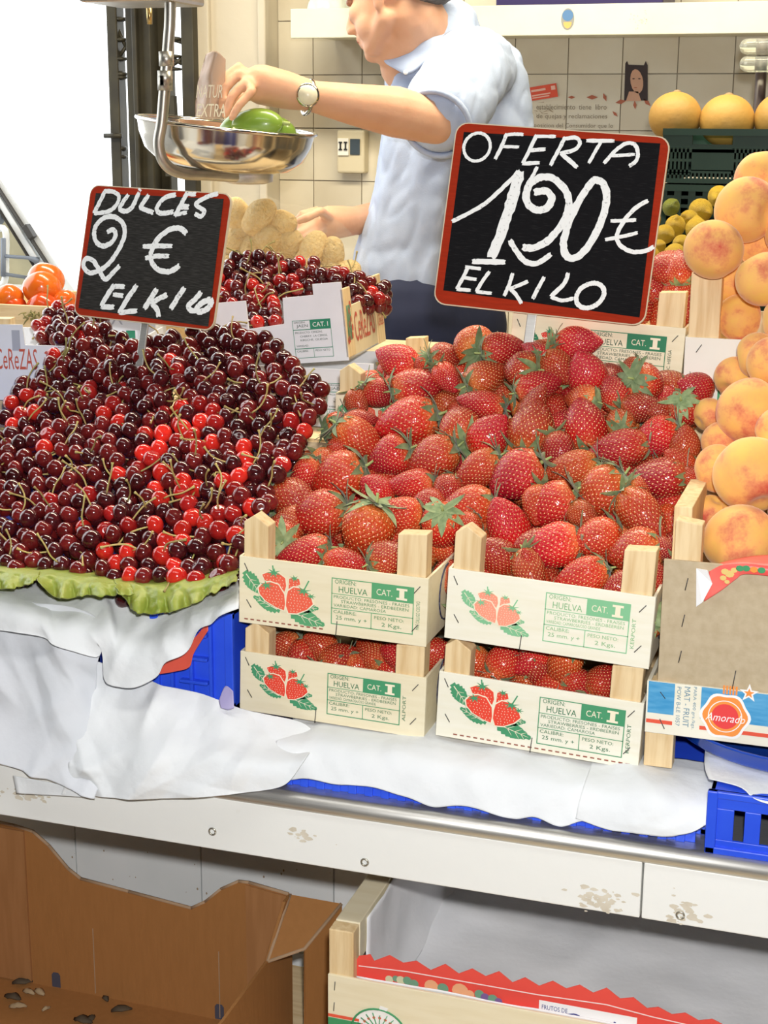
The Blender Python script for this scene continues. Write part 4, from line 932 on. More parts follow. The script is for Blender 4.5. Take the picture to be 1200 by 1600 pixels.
for (x, y, s_, mi) in ((1133, 893, 6, 0), (1140, 897, 7, 0), (1130, 903, 5, 0), (1136, 909, 4, 0), (1147, 891, 5, 0), (1156, 888, 6, 1), (1166, 888, 6, 1), (1178, 890, 6, 2), (1190, 891, 6, 1)):
    p = px(x, y, 1.6235); r = s_*.00072; lp.flat([(p.x-.352+r*math.cos(a), p.z-1.002+r*.8*math.sin(a)) for a in np.linspace(0, 2*PI, 9)[:-1]], 1.6235-1.632-.0002*(x % 3))
    lp.m[-1] = mi
lp.build('fruit_print', [mat('gold_print', (.75, .55, .18), .5), green_print, mat('orange_print', (.85, .3, .05), .5)], pc)
# printed blue and white fruit crate under it, standing on wooden feet
fc = thing('fruit_crate', 'blue and white printed fruit crate with a red stripe on wooden feet over the bowl', 'crate', (.342, 1.622, .8985))
z0, z1 = .042, .103
bp_ = MB().box(0, .47, 0, .004, z0, z1).build('front_panel', plyw, fc, bevel=.0006)
b3m = [mat('sky_blue_print', (.05, .30, .58), .5, (.12, .40, .66), 30, (1, 1, 6)), red_print, mat('white_print', (.9, .9, .88), .5), mat('blue_letter', (.12, .25, .35), .5), mat('orange_seal', (.90, .30, .06), .5), mat('red_seal', (.80, .06, .06), .5)]
g = MB(); y = -.0005
g.rect(.002, .031, z0+.024, z1, y, 0); g.rect(.060, .47, z0+.024, z1, y, 0); g.rect(.001, .030, z0+.012, z0+.0165, y, 1); g.rect(.060, .47, z0+.011, z0+.0155, y, 1)
g.text('MAT - FRUIT', .0415, z0+.012, .0065, .047, y, 3, vert=2); g.text('POW B-LE 1057', .0335, z0+.012, .0045, .046, y, 3, vert=2); g.text('PARA 400 grs./kgs.', .0505, z0+.010, .0045, .05, y, 3, vert=2)
cx, cz = .087, z0+.030
def blob(r, y, mi, w=.0): g.flat([(cx+(r+w*math.cos(6*a))*math.cos(a), cz+(r+w*math.cos(6*a))*math.sin(a)) for a in np.linspace(0, 2*PI, 49)[:-1]], y, mi)
blob(.0265, y-.0002, 2, .0015); blob(.0235, y-.0004, 4, .0012); blob(.0185, y-.0006, 2); blob(.0175, y-.0007, 4); blob(.0145, y-.0009, 5)
g.text('Amorado', cx-.021, cz-.006, .042, .009, y-.0012, 2, slant=.3)
for k in range(5): g.rect(cx-.004+k*.0034, cx-.002+k*.0034, cz+.026, cz+.036, y-.0003, 4)
g.flat([(cx+.024+(.011 if i % 2 == 0 else .0045)*math.cos(i*PI/5+.3), cz+.030+(.011 if i % 2 == 0 else .0045)*math.sin(i*PI/5+.3)) for i in range(10)], y-.0004, 2)
g.flat([(cx+.024+(.006 if i % 2 == 0 else .0025)*math.cos(i*PI/5+.3), cz+.030+(.006 if i % 2 == 0 else .0025)*math.sin(i*PI/5+.3)) for i in range(10)], y-.0006, 4)
g.build('print', b3m, bp_); staple(bp_, .018, z0+.046, -.9, .009); staple(bp_, .019, z0+.012, -1.1, .012)
for x in (0, .425):
    for y in (.004, .33): MB().box(x, x+.032, y, y+.022, 0, z1-.002).build('post', wood, fc, bevel=.0012)
for x in (-.0, .466): MB().box(x, x+.004, .004, .35, z0, z1).build('side_panel', plyw, fc)
MB().box(0, .47, .35, .354, z0, z1).build('back_panel', plyw, fc)
for k in range(4): MB().box(.004, .466, .03+k*.08, .10+k*.08, z1-.012, z1-.008).build('base_slat', woodx, fc)
# blue bowl under the crate
bw = thing('blue_bowl', 'glossy dark blue plastic bowl under the blue and white crate', 'bowl', (.512, 1.752, .9162))
bm_ = mat('glossy_blue_plastic', (.008, .05, .38), .12, (.012, .07, .45), 5, coat=.4)
MB().lathe([(.0, 0), (.140, 0), (.149, .0015), (.153, .004), (.1545, .007), (.160, .021), (.161, .022), (.158, .021), (.150, .007), (.13, .003), (0, .003)], 48).build('bowl_body', bm_, bw)
MB().lathe([(.1575, .0195), (.1605, .02), (.1615, .0215), (.1605, .023), (.1575, .0228), (.1575, .0195)], 48).build('rim', bm_, bw)
# white printed crate of peaches behind
pb = thing('peach_crate', 'white faced peach crate with pale wooden posts behind the pile', 'crate', (.317, 2.003, 1.288))
pp_ = MB().box(0, .47, 0, .003, 0-.05, .047).build('front_panel', mat('white_card_face', (.83, .82, .74), .6, (.79, .77, .68), 12), pb, bevel=.0006)
staple(pp_, .018, .033, 1.0, .012); staple(pp_, .016, -.004, 1.0, .012)
g = MB(); g.frame2(.045, .068, -.042, -.010, .003, -.0005, 0); g.rect(.040, .046, -.012, -.009, -.0005, 0)
g.text('aibella', .050, -.040, .011, .026, -.0006, 0, vert=1); g.text('1177', .071, -.028, .005, .016, -.0006, 0, vert=1); g.flat([(.026+.0025*math.cos(a), -.007+.003*math.sin(a)) for a in np.linspace(0, 2*PI, 9)[:-1]], -.0006, 1)
g.build('print', [green_print, leaf_ink], pp_)
for x in (.003, .43):
    for y in (.003, .30): MB().prism([(0, -.05), (.039, -.05), (.039, .126), (0, .130)], (x, y+.026, 0), (1, 0, 0), (0, 0, 1), .026).build('post', wood, pb, bevel=.0012)
for x in (0, .467): MB().box(x, x+.003, .003, .33, -.05, .047).build('side_panel', plyw, pb)
MB().box(0, .47, .327, .33, -.05, .047).build('back_panel', plyw, pb)
for k in range(3): MB().box(.003, .467, .03+k*.1, .12+k*.1, -.050, -.045).build('base_slat', woodx, pb)

# ================================================================== lemons, melons and green crates
def green_crate(label, x0, x1, y0, y1, z0, z1, style, base=0.0):
    c = thing('plastic_crate', label, 'crate', (x0, y0, z0), group='dark green plastic crates'); W, D, H = x1-x0, y1-y0, z1-z0; t = .006
    fp = MB(); fp.box(0, W, -.004, t+.002, H-.012, H); fp.box(0, W, -.003, t, 0, .008)
    if style == 'handle':
        mm = .00118; hx0, hx1 = px(1082, 220, y0).x-x0, px(1145, 220, y0).x-x0
        for (u0, u1) in ((0, hx0), (hx1, W)):
            fp.box(u0, u1, 0, t, H-.036, H-.012)
            for zz in (H-.038-.016, H-.038-.040):
                fp.box(u0, u1, 0, t, zz-.005, zz)
                n = int((u1-u0)/.0075)
                for k in range(n): fp.box(u0+k*.0075, u0+k*.0075+.0042, 0, t, zz, zz+.019)
        fp.box(hx0, hx1, 0, t, .022, H-.028); fp.box(0, W, 0, t, .018, .024)
        for k in range(int(W/.0075)): fp.box(k*.0075, k*.0075+.004, 0, t, .008, .018)
    else:
        n = int(W/.026)
        for k in range(n+1): fp.box(k*.026, k*.026+.013, 0, t, .008, H-.012)
        for k in range(1, int(H/.016)): fp.box(0, W, .001, t-.001, .008+k*.016, .008+k*.016+.006)
    fp.build('front_panel', green_plastic, c)
    for (nm, a) in (('back_panel', (0, W, D-t, D)), ('side_panel', (0, t, t, D-t)), ('side_panel', (W-t, W, t, D-t))): MB().box(*a, 0, H).build(nm, green_plastic, c, bevel=.001)
    MB().box(0, W, 0, D, base, base+.006).build('base', green_plastic, c); return c
YL = 2.93
green_crate('upper dark green plastic crate with a handle slot holding the melons', px(1036, 210, YL).x, .66, YL, YL+.36, 1.497, px(1100, 201, YL).z, 'handle', .055)
green_crate('lower dark green plastic crate with slatted openings behind the lemons', px(1036, 210, YL).x, .66, YL, YL+.36, 1.252, 1.494, 'slat')
green_crate('dark green plastic crate full of lemons behind the strawberries', .165, .66, 2.46, 2.90, 1.252, 1.345, 'slat')
lem = mat('lemon_skin', (.86, .58, .04), .45, (.80, .50, .03), 3, bump=.008, bscale=18, rnd=.08); lime = mat('green_lemon_skin', (.42, .46, .05), .45, (.34, .40, .04), 3, bump=.02, bscale=18)
def lemon_mesh(m_):
    prof = [(0, -1.28), (.12, -1.24), (.2, -1.14), (.38, -1.02)]+[(math.cos(a)*1.0, math.sin(a)*1.05) for a in np.linspace(-1.15, 1.15, 13)]+[(.36, 1.04), (.2, 1.18), (.1, 1.26), (0, 1.28)]
    return MB().lathe(prof, 24).mesh('lemon', m_)
LM = [lemon_mesh(lem), lemon_mesh(lime)]
for (x, y, r, g_) in [(190, 365, 55, 1), (215, 480, 66, 0), (370, 385, 76, 0), (345, 500, 72, 0), (300, 440, 60, 0), (255, 590, 60, 0), (150, 530, 62, 0), (215, 645, 62, 0), (480, 300, 70, 0), (115, 605, 45, 0), (330, 600, 66, 0), (70, 440, 60, 0), (520, 420, 66, 0), (60, 660, 60, 0), (300, 690, 60, 0), (560, 320, 60, 0)]:
    Y = 2.52+(650-y)*.00072; p = px(1000+x/3.9, 230+y/3.9, Y); rm = r/3.9*fdep(p)/F
    o = inst('lemon', LM[g_]); d = toward(random.uniform(-1, 1), random.uniform(-.6, .6), random.uniform(-1, 1)); M_ = d.to_track_quat('Z', 'X').to_matrix().to_4x4() @ Matrix.Diagonal((rm*.95, rm*.95, rm*.95, 1)); M_.translation = p; o.matrix_basis = M_
    tag(o, 'greenish lemon at the edge of the lemon crate' if g_ else 'yellow lemon in the dark green crate', 'lemon', None if g_ else 'lemons in the green crate')
for i in range(5):
    for j in range(4):
        o = inst('lemon', LM[0]); o.location = (.205+i*.085+.02*(j % 2), 2.50+j*.085, 1.288); o.scale = (.029,)*3; o.rotation_euler = (1.5, 0, i+j*2.1); tag(o, 'yellow lemon in the dark green crate', 'lemon', 'lemons in the green crate')
        if j > 0: q = inst('lemon', LM[0]); q.location = (.20+i*.085+.02*(j % 2), 2.52+j*.085, 1.338); q.scale = (.028,)*3; q.rotation_euler = (1.3, 0, i*1.7+j); tag(q, 'yellow lemon in the dark green crate', 'lemon', 'lemons in the green crate')
mel = mat('melon_skin', (.46, .26, .055), .6, (.38, .22, .05), 3, bump=.0012, bscale=60, rnd=.04)
for (x, y, r, lab) in ((1055, 183, 41, 'orange-brown melon in the upper green crate below the portrait'), (1136, 189, 43, 'orange-brown melon in the upper green crate beside the dark rod'), (1222, 186, 43, 'orange-brown melon in the upper green crate partly behind the dark rod')):
    p = px(x, y, 3.12); rm = r*fdep(p)/F; mb = MB()
    mb.ell((0, 0, 0), (rm, rm, rm*.94), 40, 24); o = tag(mb.build('melon', mel), lab, 'melon'); o.location = p
    sc2 = MB().ell((0, 0, 0), (.008, .008, .004), 10, 6).build('stem_scar', mat('melon_scar', (.3, .2, .1), .8), o); sc2.location = (0, .01, rm*.93)

# ================================================================== tomatoes and their crate
tmt = mat('tomato_skin', (.66, .085, .012), .22, (.58, .05, .01), 1.2, coat=.4, rnd=.1); tmx = mat('tomato_orange', (.74, .17, .015), .22, (.68, .12, .012), 1.2, coat=.4)
def tomato_mesh(m_):
    mb = MB(); n, k = 32, 20; vs = []; fs = []
    for i in range(k+1):
        t = PI*i/k
        for j in range(n):
            a = 2*PI*j/n; r = math.sin(t)*(1+.025*math.cos(5*a)*math.sin(t)); vs.append((r*math.cos(a), r*math.sin(a), math.cos(t)*.82-.16*math.exp(-(t/.4)**2)))
    for i in range(k):
        for j in range(n): fs.append((i*n+j, (i+1)*n+j, (i+1)*n+(j+1) % n, i*n+(j+1) % n))
    return mb.add(vs, fs, 0, True).mesh('tomato', m_)
TM = [tomato_mesh(tmt), tomato_mesh(tmx)]
for (x, y, r, k, lab) in [(66, 452, 30, 1, 'large orange tomato at the front of the pile by the small price board'), (72, 436, 29, 1, 'orange tomato at the top of the pile by the small price board'), (68, 482, 26, 0, 'red-orange tomato at the bottom of the pile above the cherries'), (14, 466, 23, 1, None), (20, 480, 22, 0, None), (101, 470, 19, 1, None), (-30, 470, 26, 1, None), (40, 500, 22, 0, None), (100, 492, 22, 0, None)]:
    p = px(x, y, 2.66+(.06 if y < 445 else (.03 if y < 475 and x > 40 else 0))); rm = r*fdep(p)/F; o = inst('tomato', TM[k])
    M_ = toward(random.uniform(-.5, .5), -1, random.uniform(0, .8)).to_track_quat('Z', 'X').to_matrix().to_4x4() @ Matrix.Diagonal((rm, rm, rm*1.08, 1)); M_.translation = p; o.matrix_basis = M_
    tag(o, lab or 'orange tomato in the pile behind the white cherry box', 'tomato', None if lab else 'tomatoes behind the cherry box')
tcr = thing('tomato_crate', 'shallow wooden crate holding the tomatoes', 'crate', (-1.14, 2.60, 1.181))
for a in ((0, .42, 0, .008, 0, .075), (0, .42, .26, .268, 0, .075), (0, .008, .008, .26, 0, .075), (.412, .42, .008, .26, 0, .075)): MB().box(*a).build('board', woodx, tcr, bevel=.001)
MB().box(0, .42, 0, .268, -.0005, .005).build('base', woodx, tcr)
vine = MB(); rr = random.Random(2)
for k in range(34):
    p = px(rr.uniform(36, 72), rr.uniform(488, 500), 2.598); d = Vector((rr.uniform(-1, 1), rr.uniform(-1, .3), rr.uniform(-.2, 1))).normalized()*rr.uniform(.008, .02); vine.tube([p, p+d*.6, p+d+Vector((0, 0, -.003))], [.0018, .0014, .0006], 4)
tag(vine.build('herb_sprig', mat('dull_herb', (.30, .27, .10), .8, (.22, .2, .08), 30)), 'small dry green sprig between the tomatoes and the cherries', 'sprig')

# ================================================================== white boxes of cherries
whitebox = mat('white_box_card', (.76, .78, .82), .6, (.72, .74, .78), 20, (1, 20, 1)); cer = mat('cereza_red', (.55, .10, .06), .6); cgn = mat('box_green_print', (.02, .22, .12), .6); ctx = mat('box_dark_print', (.05, .09, .07), .6); cyel = mat('box_cream_side', (.80, .68, .44), .6, (.74, .6, .38), 12)
def cherry_label(g, x0, z0, W, H):
    y = -.0005; t = .0008
    def X(u): return x0+W*u
    def Z(v): return z0+H*v
    g.frame2(x0, x0+W, z0, z0+H, t, y, 0); g.rect(X(.46), X(1), Z(.76), Z(1), y-.0001, 0); g.rect(X(0), X(1), Z(.74), Z(.76), y, 0); g.rect(X(0), X(1), Z(.24), Z(.26), y, 0); g.rect(X(.49), X(.5), Z(0), Z(.24), y, 0)
    g.text('CAT. I', X(.53), Z(.81), W*.40, H*.12, y-.0003, 1); g.text('ORIGEN:', X(.04), Z(.92), W*.3, H*.05, y, 2); g.text('JAEN', X(.10), Z(.79), W*.30, H*.10, y, 2)
    for k, s_ in enumerate(('PRODUCTO: CEREZAS,', 'CHERRY, LA CERISE,', 'KIRSCHE, CILIEGIA')): g.text(s_, X(.05+.12*(k > 0)), Z(.64-.1*k), W*.72, H*.06, y, 2)
    g.text('VARIEDAD:', X(.05), Z(.30), W*.32, H*.05, y, 2); g.text('CALIBRE:', X(.05), Z(.16), W*.3, H*.05, y, 2); g.text('PESO NETO', X(.54), Z(.16), W*.38, H*.05, y, 2)
lblm = [cgn, mat('white_print', (.9, .9, .88), .5), ctx]
def cherry_box(label, loc, rot, W, D, poly, h):
    c = thing('cherry_box', label, 'box', loc, rot, 'white boxes of cherries')
    fp = MB().prism(poly, (0, .003, 0), (1, 0, 0), (0, 0, 1), .003).build('front_panel', whitebox, c)
    MB().box(-W+.003, 0, D-.003, D, 0, h).build('back_panel', whitebox, c); MB().box(-W, 0, 0.003, D, 0, .003).build('base', whitebox, c)
    MB().box(-W, -W+.003, .003, D, 0, h).build('side_panel', whitebox, c); return c, fp
rot = Matrix.Rotation(R2(4), 3, 'Z') @ Matrix.Rotation(R2(-6), 3, 'Y')
B0 = px(545, 563, 2.27)
W_ = .25
cb, fp = cherry_box('white box of cherries printed CAT. I JAEN beside the heap', B0, rot, W_, .24, [(-W_, 0), (0, 0), (0, .123), (-.047, .123), (-.047, .106), (-.098, .105), (-.100, .064), (-W_+.09, .060), (-W_+.09, .105), (-W_, .105)], .1)
g = MB(); cherry_label(g, -.0865, .008, .063, .060); g.build('printed_label', lblm+[cer], fp); g = MB(); g.text('CERR', -.165, .028, .042, .022, -.0005, 3); g.build('print', lblm+[cer], fp)
sd = MB().box(-.003, .0, .003, .237, 0, .082).build('side_panel', cyel, cb); po = MB().box(-.0035, .0015, .0, .042, 0.004, .112).build('corner_post', wood, cb, bevel=.001); MB().box(-.0035, .0015, .190, .237, 0, .115).build('corner_post', wood, cb, bevel=.001)
g = MB()
def side_text(t, y0, y1, z0_, z1_, mi, xx=.0022):
    vs, fs = text_mesh(t); e = vs.max(0); g.add([(xx, y0+(y1-y0)*v[0]/e[0], z0_+(z1_-z0_)*v[1]/e[1]) for v in vs], fs, mi)
side_text('CeReZAS', .052, .175, .022, .070, 0, .0008)
for (a, b) in ((.022, .075), (.028, .062), (.019, .055), (.030, .085), (.012, .032), (.030, .036), (.034, .048), (.006, .030)): g.add([(.0022, a+.005*math.cos(k), b+.006*math.sin(k)) for k in np.linspace(0, 2*PI, 9)[:-1]], [tuple(range(8))], 0)
for k in range(4): g.tube([(.0022, .006+k*.006, .03), (.0022, .01+k*.006, .085)], .0006, 4, 1)
side_text('CeReZAS', .195, .232, .03, .05, 0); g.add([(.0022, .195, .062), (.0022, .232, .062), (.0022, .232, .075), (.0022, .195, .075)], [(0, 1, 2, 3)], 1); g.build('print', [cer, cgn], cb)
# box beneath it
B1 = px(560, 640, 2.25); B1.z = 1.137
cb2, fp2 = cherry_box('white cherry box underneath the one printed JAEN', Vector((-.185, 2.235, 1.1365)), Matrix.Rotation(R2(4), 3, 'Z'), .21, .22, [(-.21, 0), (0, 0), (0, .103), (-.03, .103), (-.03, .092), (-.21, .092)], .09)
g = MB(); cherry_label(g, -.075, -.03+.045, .066, .055); g.build('print', lblm, fp2); MB().box(-.003, 0, .003, .217, 0, .09).build('side_panel', cyel, cb2)
# box at the other end of the heap
B2 = px(200, 640, 2.09); B2.z = 1.1815; W_ = .42
cb3, fp3 = cherry_box('white box of cherries with a pencilled 1 and red lettering near the tomatoes', B2, Matrix.Rotation(R2(13), 3, 'Z'), W_, .25, [(-W_, 0), (0, 0), (0, .086), (-.157, .086), (-.160, .117), (-W_, .117)], .08)
def l3(x, y): p = cb3.matrix_world.inverted() @ px(x, y, 2.06); return p.x, p.z
bpy.context.view_layer.update()
g = MB(); a = l3(0, 574); b = l3(58, 545); g.text('CeReZAS', a[0], a[1], b[0]-a[0], b[1]-a[1], -.0006, 0); a = l3(69, 562); b = l3(84, 549); g.text('S', a[0], a[1], b[0]-a[0], b[1]-a[1], -.0006, 0); a = l3(23, 546); b = l3(33, 515); g.text('1', a[0], a[1], b[0]-a[0], b[1]-a[1], -.0006, 1); g.build('print', [cer, mat('pencil', (.40, .42, .48), .7)], fp3)
MB().box(-.003, 0, .003, .247, 0, .085).build('side_panel', whitebox, cb3); MB().box(-W_+.21, -W_+.24, .004, .03, .0, .125).build('post', wood, cb3)
B3 = px(245, 575, 2.33); B3.z = 1.1815
cb4, fp4 = cherry_box('white cherry box with a pencilled X behind the small price board', B3, Matrix.Rotation(R2(16), 3, 'Z'), .125, .1, [(-.125, 0), (0, 0), (0, .125), (-.125, .125)], .12)
MB().box(-.003, 0, .003, .097, 0, .12).build('side_panel', whitebox, cb4)
g = MB(); g.text('X', -.075, .088, .020, .026, -.0006, 0); g.rect(-.05, -.004, .06, .078, -.0005, 1); g.build('print', [mat('pencil', (.40, .42, .48), .7), cgn], fp4)
# ================================================================== chalk price boards
board_red = mat('sign_red', (.36, .026, .006), .75, spec=.15, col2=(.30, .022, .005), scale=30, stretch=(1, 10, 10), bump=.0003, bscale=40)
board_black = mat('sign_black', (.006, .006, .007), .85, (.035, .035, .035), 60, (1, 1, 18), lo=.55, hi=.9, spec=.15)
edge_wood = mat('sign_edge', (.62, .52, .36), .7)
def chalk(n, m_lo): return mat(n, (.86, .88, .86), .9, (.22, .22, .22), 300, (1, 1, 1), lo=m_lo, hi=m_lo+.16, detail=3)
board_grey = mat('sign_worn_black', (.020, .019, .017), .85, (.075, .072, .065), 60, (1, 1, 18), lo=.45, hi=.85, spec=.15)
chalk_m = chalk('chalk', .62); chalk_soft = chalk('chalk_soft', .60)
def rrect(W, H, r, k=5):
    out = []
    for cx, cz, a0 in ((r, -r, PI/2), (r, -H+r, PI), (W-r, -H+r, 1.5*PI), (W-r, -r, 0)):
        for i in range(k+1): a = a0+PI/2*i/k; out.append((cx+r*math.cos(a), cz+r*math.sin(a)))
    return out
def board(label, TL, lean, yaw, rho, W, H, strokes, org, uz, vz, inner, stake, soft):
    Rm = Matrix.Rotation(R2(yaw), 3, 'Z') @ Matrix.Rotation(-R2(lean), 3, 'X') @ Matrix.Rotation(R2(rho), 3, 'Y')
    s_ = thing('price_board', label, 'price sign', TL, Rm)
    MB().prism(rrect(W, H, W*.055), (0, .006, 0), (1, 0, 0), (0, 0, 1), .006).build('frame_board', [board_red], s_)
    MB().prism(rrect(W+.003, H+.003, W*.057), (-.0015, .0045, .0015), (1, 0, 0), (0, 0, 1), .004).build('bare_edge', edge_wood, s_)
    det = uz[0]*vz[1]-uz[1]*vz[0]
    def T(x, y): a, b = x-org[0], y-org[1]; return ((a*vz[1]-b*vz[0])/det*W, -(uz[0]*b-uz[1]*a)/det*H)
    pts = [T(*p) for p in inner]
    MB().prism([pts[3], pts[2], pts[1], pts[0]], (0, .0, 0), (1, 0, 0), (0, 0, 1), .0006).build('blackboard', board_grey if soft else board_black, s_)
    sc = W/math.hypot(*uz); rr = random.Random(4)
    for st_ in strokes:
        wd, pl = st_; mb = MB(); c = catmull([Vector((*T(*p), 0)) for p in pl], 7); n = len(c); vs = []
        for i, p in enumerate(c):
            t = (c[min(i+1, n-1)]-c[max(i-1, 0)]).normalized(); nn = Vector((-t.y, t.x, 0)); e = 1 if 0 < i < n-1 else .7
            w0 = wd*sc*.5*e; a = p+nn*w0*rr.uniform(.85, 1.12); b = p-nn*w0*rr.uniform(.85, 1.12)
            if i == 0: a -= t*w0*.5; b -= t*w0*.4
            if i == n-1: a += t*w0*.5; b += t*w0*.4
            vs += [(a.x, -.0010, a.y), (p.x, -.0016, p.y), (b.x, -.0010, b.y)]
        fs = [(i*3+q, i*3+q+1, i*3+q+4, i*3+q+3) for i in range(n-1) for q in (0, 1)]
        mb.add(vs, fs, 0, True).build('chalk_stroke', chalk_soft if soft else chalk_m, s_)
    x, z = T(*stake); bpy.context.view_layer.update()
    MB().box(x-.0065, x+.0065, .006, .009, -H-.075, z+.02).build('stake', steel, s_, bevel=.001)
    return s_
def el(cx, cy, rx, ry, tilt=0, n=12, a0=-2.0):
    return [(cx+rx*math.cos(a0+2*PI*i/n)+tilt*ry*-math.sin(a0+2*PI*i/n), cy+ry*math.sin(a0+2*PI*i/n)) for i in range(n+1)]
big = [(15, el(258, 150, 64, 66, .12)), (18, [(403, 88), (375, 150), (345, 206)]), (16, [(395, 95), (440, 90), (482, 92)]), (15, [(372, 148), (460, 150)]),
 (18, [(545, 95), (510, 165), (476, 225)]), (16, [(540, 100), (635, 102)]), (18, [(512, 166), (585, 160)]), (18, [(475, 228), (556, 224)]),
 (18, [(680, 105), (645, 170), (608, 235)]), (18, [(678, 112), (730, 108), (748, 135), (720, 165), (655, 180)]), (20, [(660, 182), (700, 215), (733, 245)]),
 (18, [(780, 122), (907, 124)]), (16, [(845, 130), (820, 170), (788, 225)]), (18, [(858, 225), (910, 170), (960, 135), (1000, 140), (1015, 180), (1005, 215), (975, 238)]), (16, [(895, 192), (1000, 185)]),
 (20, [(130, 502), (215, 460), (300, 410), (385, 335), (462, 262)]), (52, [(462, 268), (420, 400), (370, 545), (318, 668)]), (26, [(225, 690), (300, 690), (382, 690)]), (17, [(545, 243), (520, 290), (495, 322)]),
 (34, [(530, 362), (585, 355), (612, 392), (580, 438), (525, 440), (490, 395), (505, 330), (560, 292), (625, 300), (680, 360), (690, 430), (655, 510), (590, 585), (520, 620), (470, 618)]),
 (26, [(408, 588), (440, 640), (480, 685), (535, 692), (602, 650)]), (34, [(808, 300), (745, 390), (690, 500), (662, 600), (680, 660), (730, 655), (790, 590), (845, 480), (868, 380), (850, 315), (806, 300)]),
 (20, [(1056, 396), (1000, 430), (945, 490), (912, 555), (925, 600), (980, 630), (1040, 625), (1078, 605)]), (17, [(885, 490), (940, 488), (1000, 485)]), (17, [(858, 576), (930, 562), (1006, 543)]),
 (18, [(203, 715), (175, 770), (145, 822)]), (17, [(190, 716), (264, 724)]), (16, [(176, 768), (242, 774)]), (18, [(145, 824), (212, 826)]), (18, [(306, 736), (270, 785), (240, 832)]), (17, [(240, 833), (314, 838)]),
 (18, [(418, 742), (400, 795), (375, 848)]), (17, [(490, 778), (440, 800), (400, 815)]), (18, [(405, 815), (435, 845), (456, 882)]), (19, [(568, 756), (540, 805), (512, 858)]), (20, [(682, 735), (660, 785), (598, 845)]), (18, [(598, 848), (650, 862), (702, 852)]), (22, el(782, 836, 62, 58, .35))]
board('large black price board in a red frame chalked OFERTA 1,20 euro', px(715, 192, 2.06), 12, 0, 3.5, .286, .2426, big, (165, 35), (995, 75), (-135, 855), [(195, 78), (1117, 135), (1008, 930), (78, 830)], (500, 940), False)
small = [(28, [(290, 85), (250, 160), (205, 238)]), (26, [(285, 85), (350, 88), (390, 120), (370, 180), (310, 225), (210, 240)]), (28, [(458, 108), (415, 165), (395, 208), (435, 222), (485, 190), (535, 92)]), (28, [(602, 108), (560, 165), (545, 195), (590, 215), (632, 228)]), (14, [(533, 65), (550, 82)]),
 (28, [(792, 104), (710, 130), (660, 190), (670, 228), (720, 230), (772, 220)]), (28, [(872, 92), (830, 165), (782, 250)]), (26, [(860, 98), (930, 100)]), (34, [(825, 185), (878, 188)]), (24, [(785, 240), (865, 224)]), (26, [(1080, 95), (1000, 120), (930, 165), (960, 195), (985, 215), (960, 250), (922, 232)]),
 (30, [(300, 368), (338, 350), (360, 385), (330, 438), (262, 466), (212, 430), (208, 345), (270, 275), (350, 262), (415, 310), (420, 395), (370, 500), (300, 590), (225, 640), (160, 655), (118, 615), (135, 560), (190, 570), (235, 640), (275, 698), (330, 650), (380, 600)]),
 (32, [(856, 368), (820, 335), (750, 340), (670, 395), (620, 470), (605, 545), (640, 608), (710, 630), (760, 615), (802, 585)]), (28, [(553, 462), (655, 455), (756, 455)]), (28, [(568, 540), (650, 525), (732, 522)]),
 (32, [(338, 735), (290, 800), (240, 882)]), (30, [(340, 742), (412, 745)]), (28, [(330, 800), (400, 805)]), (32, [(240, 886), (332, 888)]), (32, [(500, 730), (430, 825), (368, 925)]), (30, [(370, 922), (496, 903)]), (34, [(640, 750), (600, 810), (550, 885)]), (32, [(710, 785), (650, 815), (595, 850)]), (32, [(605, 850), (640, 890), (648, 935)]),
 (34, [(832, 733), (785, 800), (736, 878)]), (32, [(946, 758), (900, 810), (858, 850), (870, 880), (905, 885)]), (34, [(1008, 800), (950, 830), (915, 865), (930, 890), (980, 870), (1012, 830), (1008, 800)])]
board('small black price board in a red frame chalked DULCES 2 euro', px(143, 290, 2.09), 14, -10, 1.5, .2498, .1931, small, (190, 45), (975, 55), (-155, 905), [(222, 98), (1115, 130), (985, 985), (70, 905)], (525, 1000), True)

# ================================================================== hanging scale
chrome = mat('polished_steel', (.66, .63, .56), .14, (.55, .52, .45), 8, metal=1)
YSc = 2.62; YA = 2.45
hs_ = thing('hanging_scale', 'hanging market scale with a round steel pan on a bent arm', 'scale', px(355, 212, YSc)); o0 = Vector(hs_.location)
MB().tube([v-o0 for v in catmull([px(267, 20, YA)+Vector((0, 0, 1.6)), px(267, 20, YA)+Vector((0, 0, .8)), px(267, 20, YA)+Vector((0, 0, .3)), px(267, 20, YA)+Vector((0, 0, .1)), px(266, 20, YA), px(263, 70, YA), px(258, 130, YA), px(253, 190, YA), px(248, 226, YA), px(258, 256, YA+.01), px(285, 271, YA+.04), px(330, 274, YA+.09), px(388, 278, YSc-.02)], 6)], .0098, 12).build('arm', galv, hs_)
for y in (92, 122, 130): e = px(260 if y < 100 else 258, y, YA)-o0; MB().tube([e-Vector((0, 0, .012)), e+Vector((0, 0, .012))], .0128, 12).build('collar', galv, hs_)
MB().box(-.17, -.01, -.22, -.06, px(300, 16, YSc).z-o0.z, px(300, 16, YSc).z-o0.z+.06).build('housing', galv, hs_, bevel=.006)
MB().tube([px(233, 10, YSc)-o0, px(234, 38, YSc)-o0], [.006, .005], 8).build('hook', mat('brass', (.5, .36, .15), .3, metal=1), hs_)
tilt = Matrix.Rotation(R2(6.0), 4, 'Y'); pr_ = (px(485, 212, YSc)-px(228, 183, YSc)).length/2
ctr = (px(485, 212, YSc)+px(228, 183, YSc))/2-o0
Mp = Matrix.Translation(ctr) @ tilt
k = pr_
prof = [(k*1.0, .0), (k*.985, .004), (k*.975, -.002), (k*.95, -.022), (k*.88, -.048), (k*.74, -.066), (k*.5, -.076), (0, -.079)]
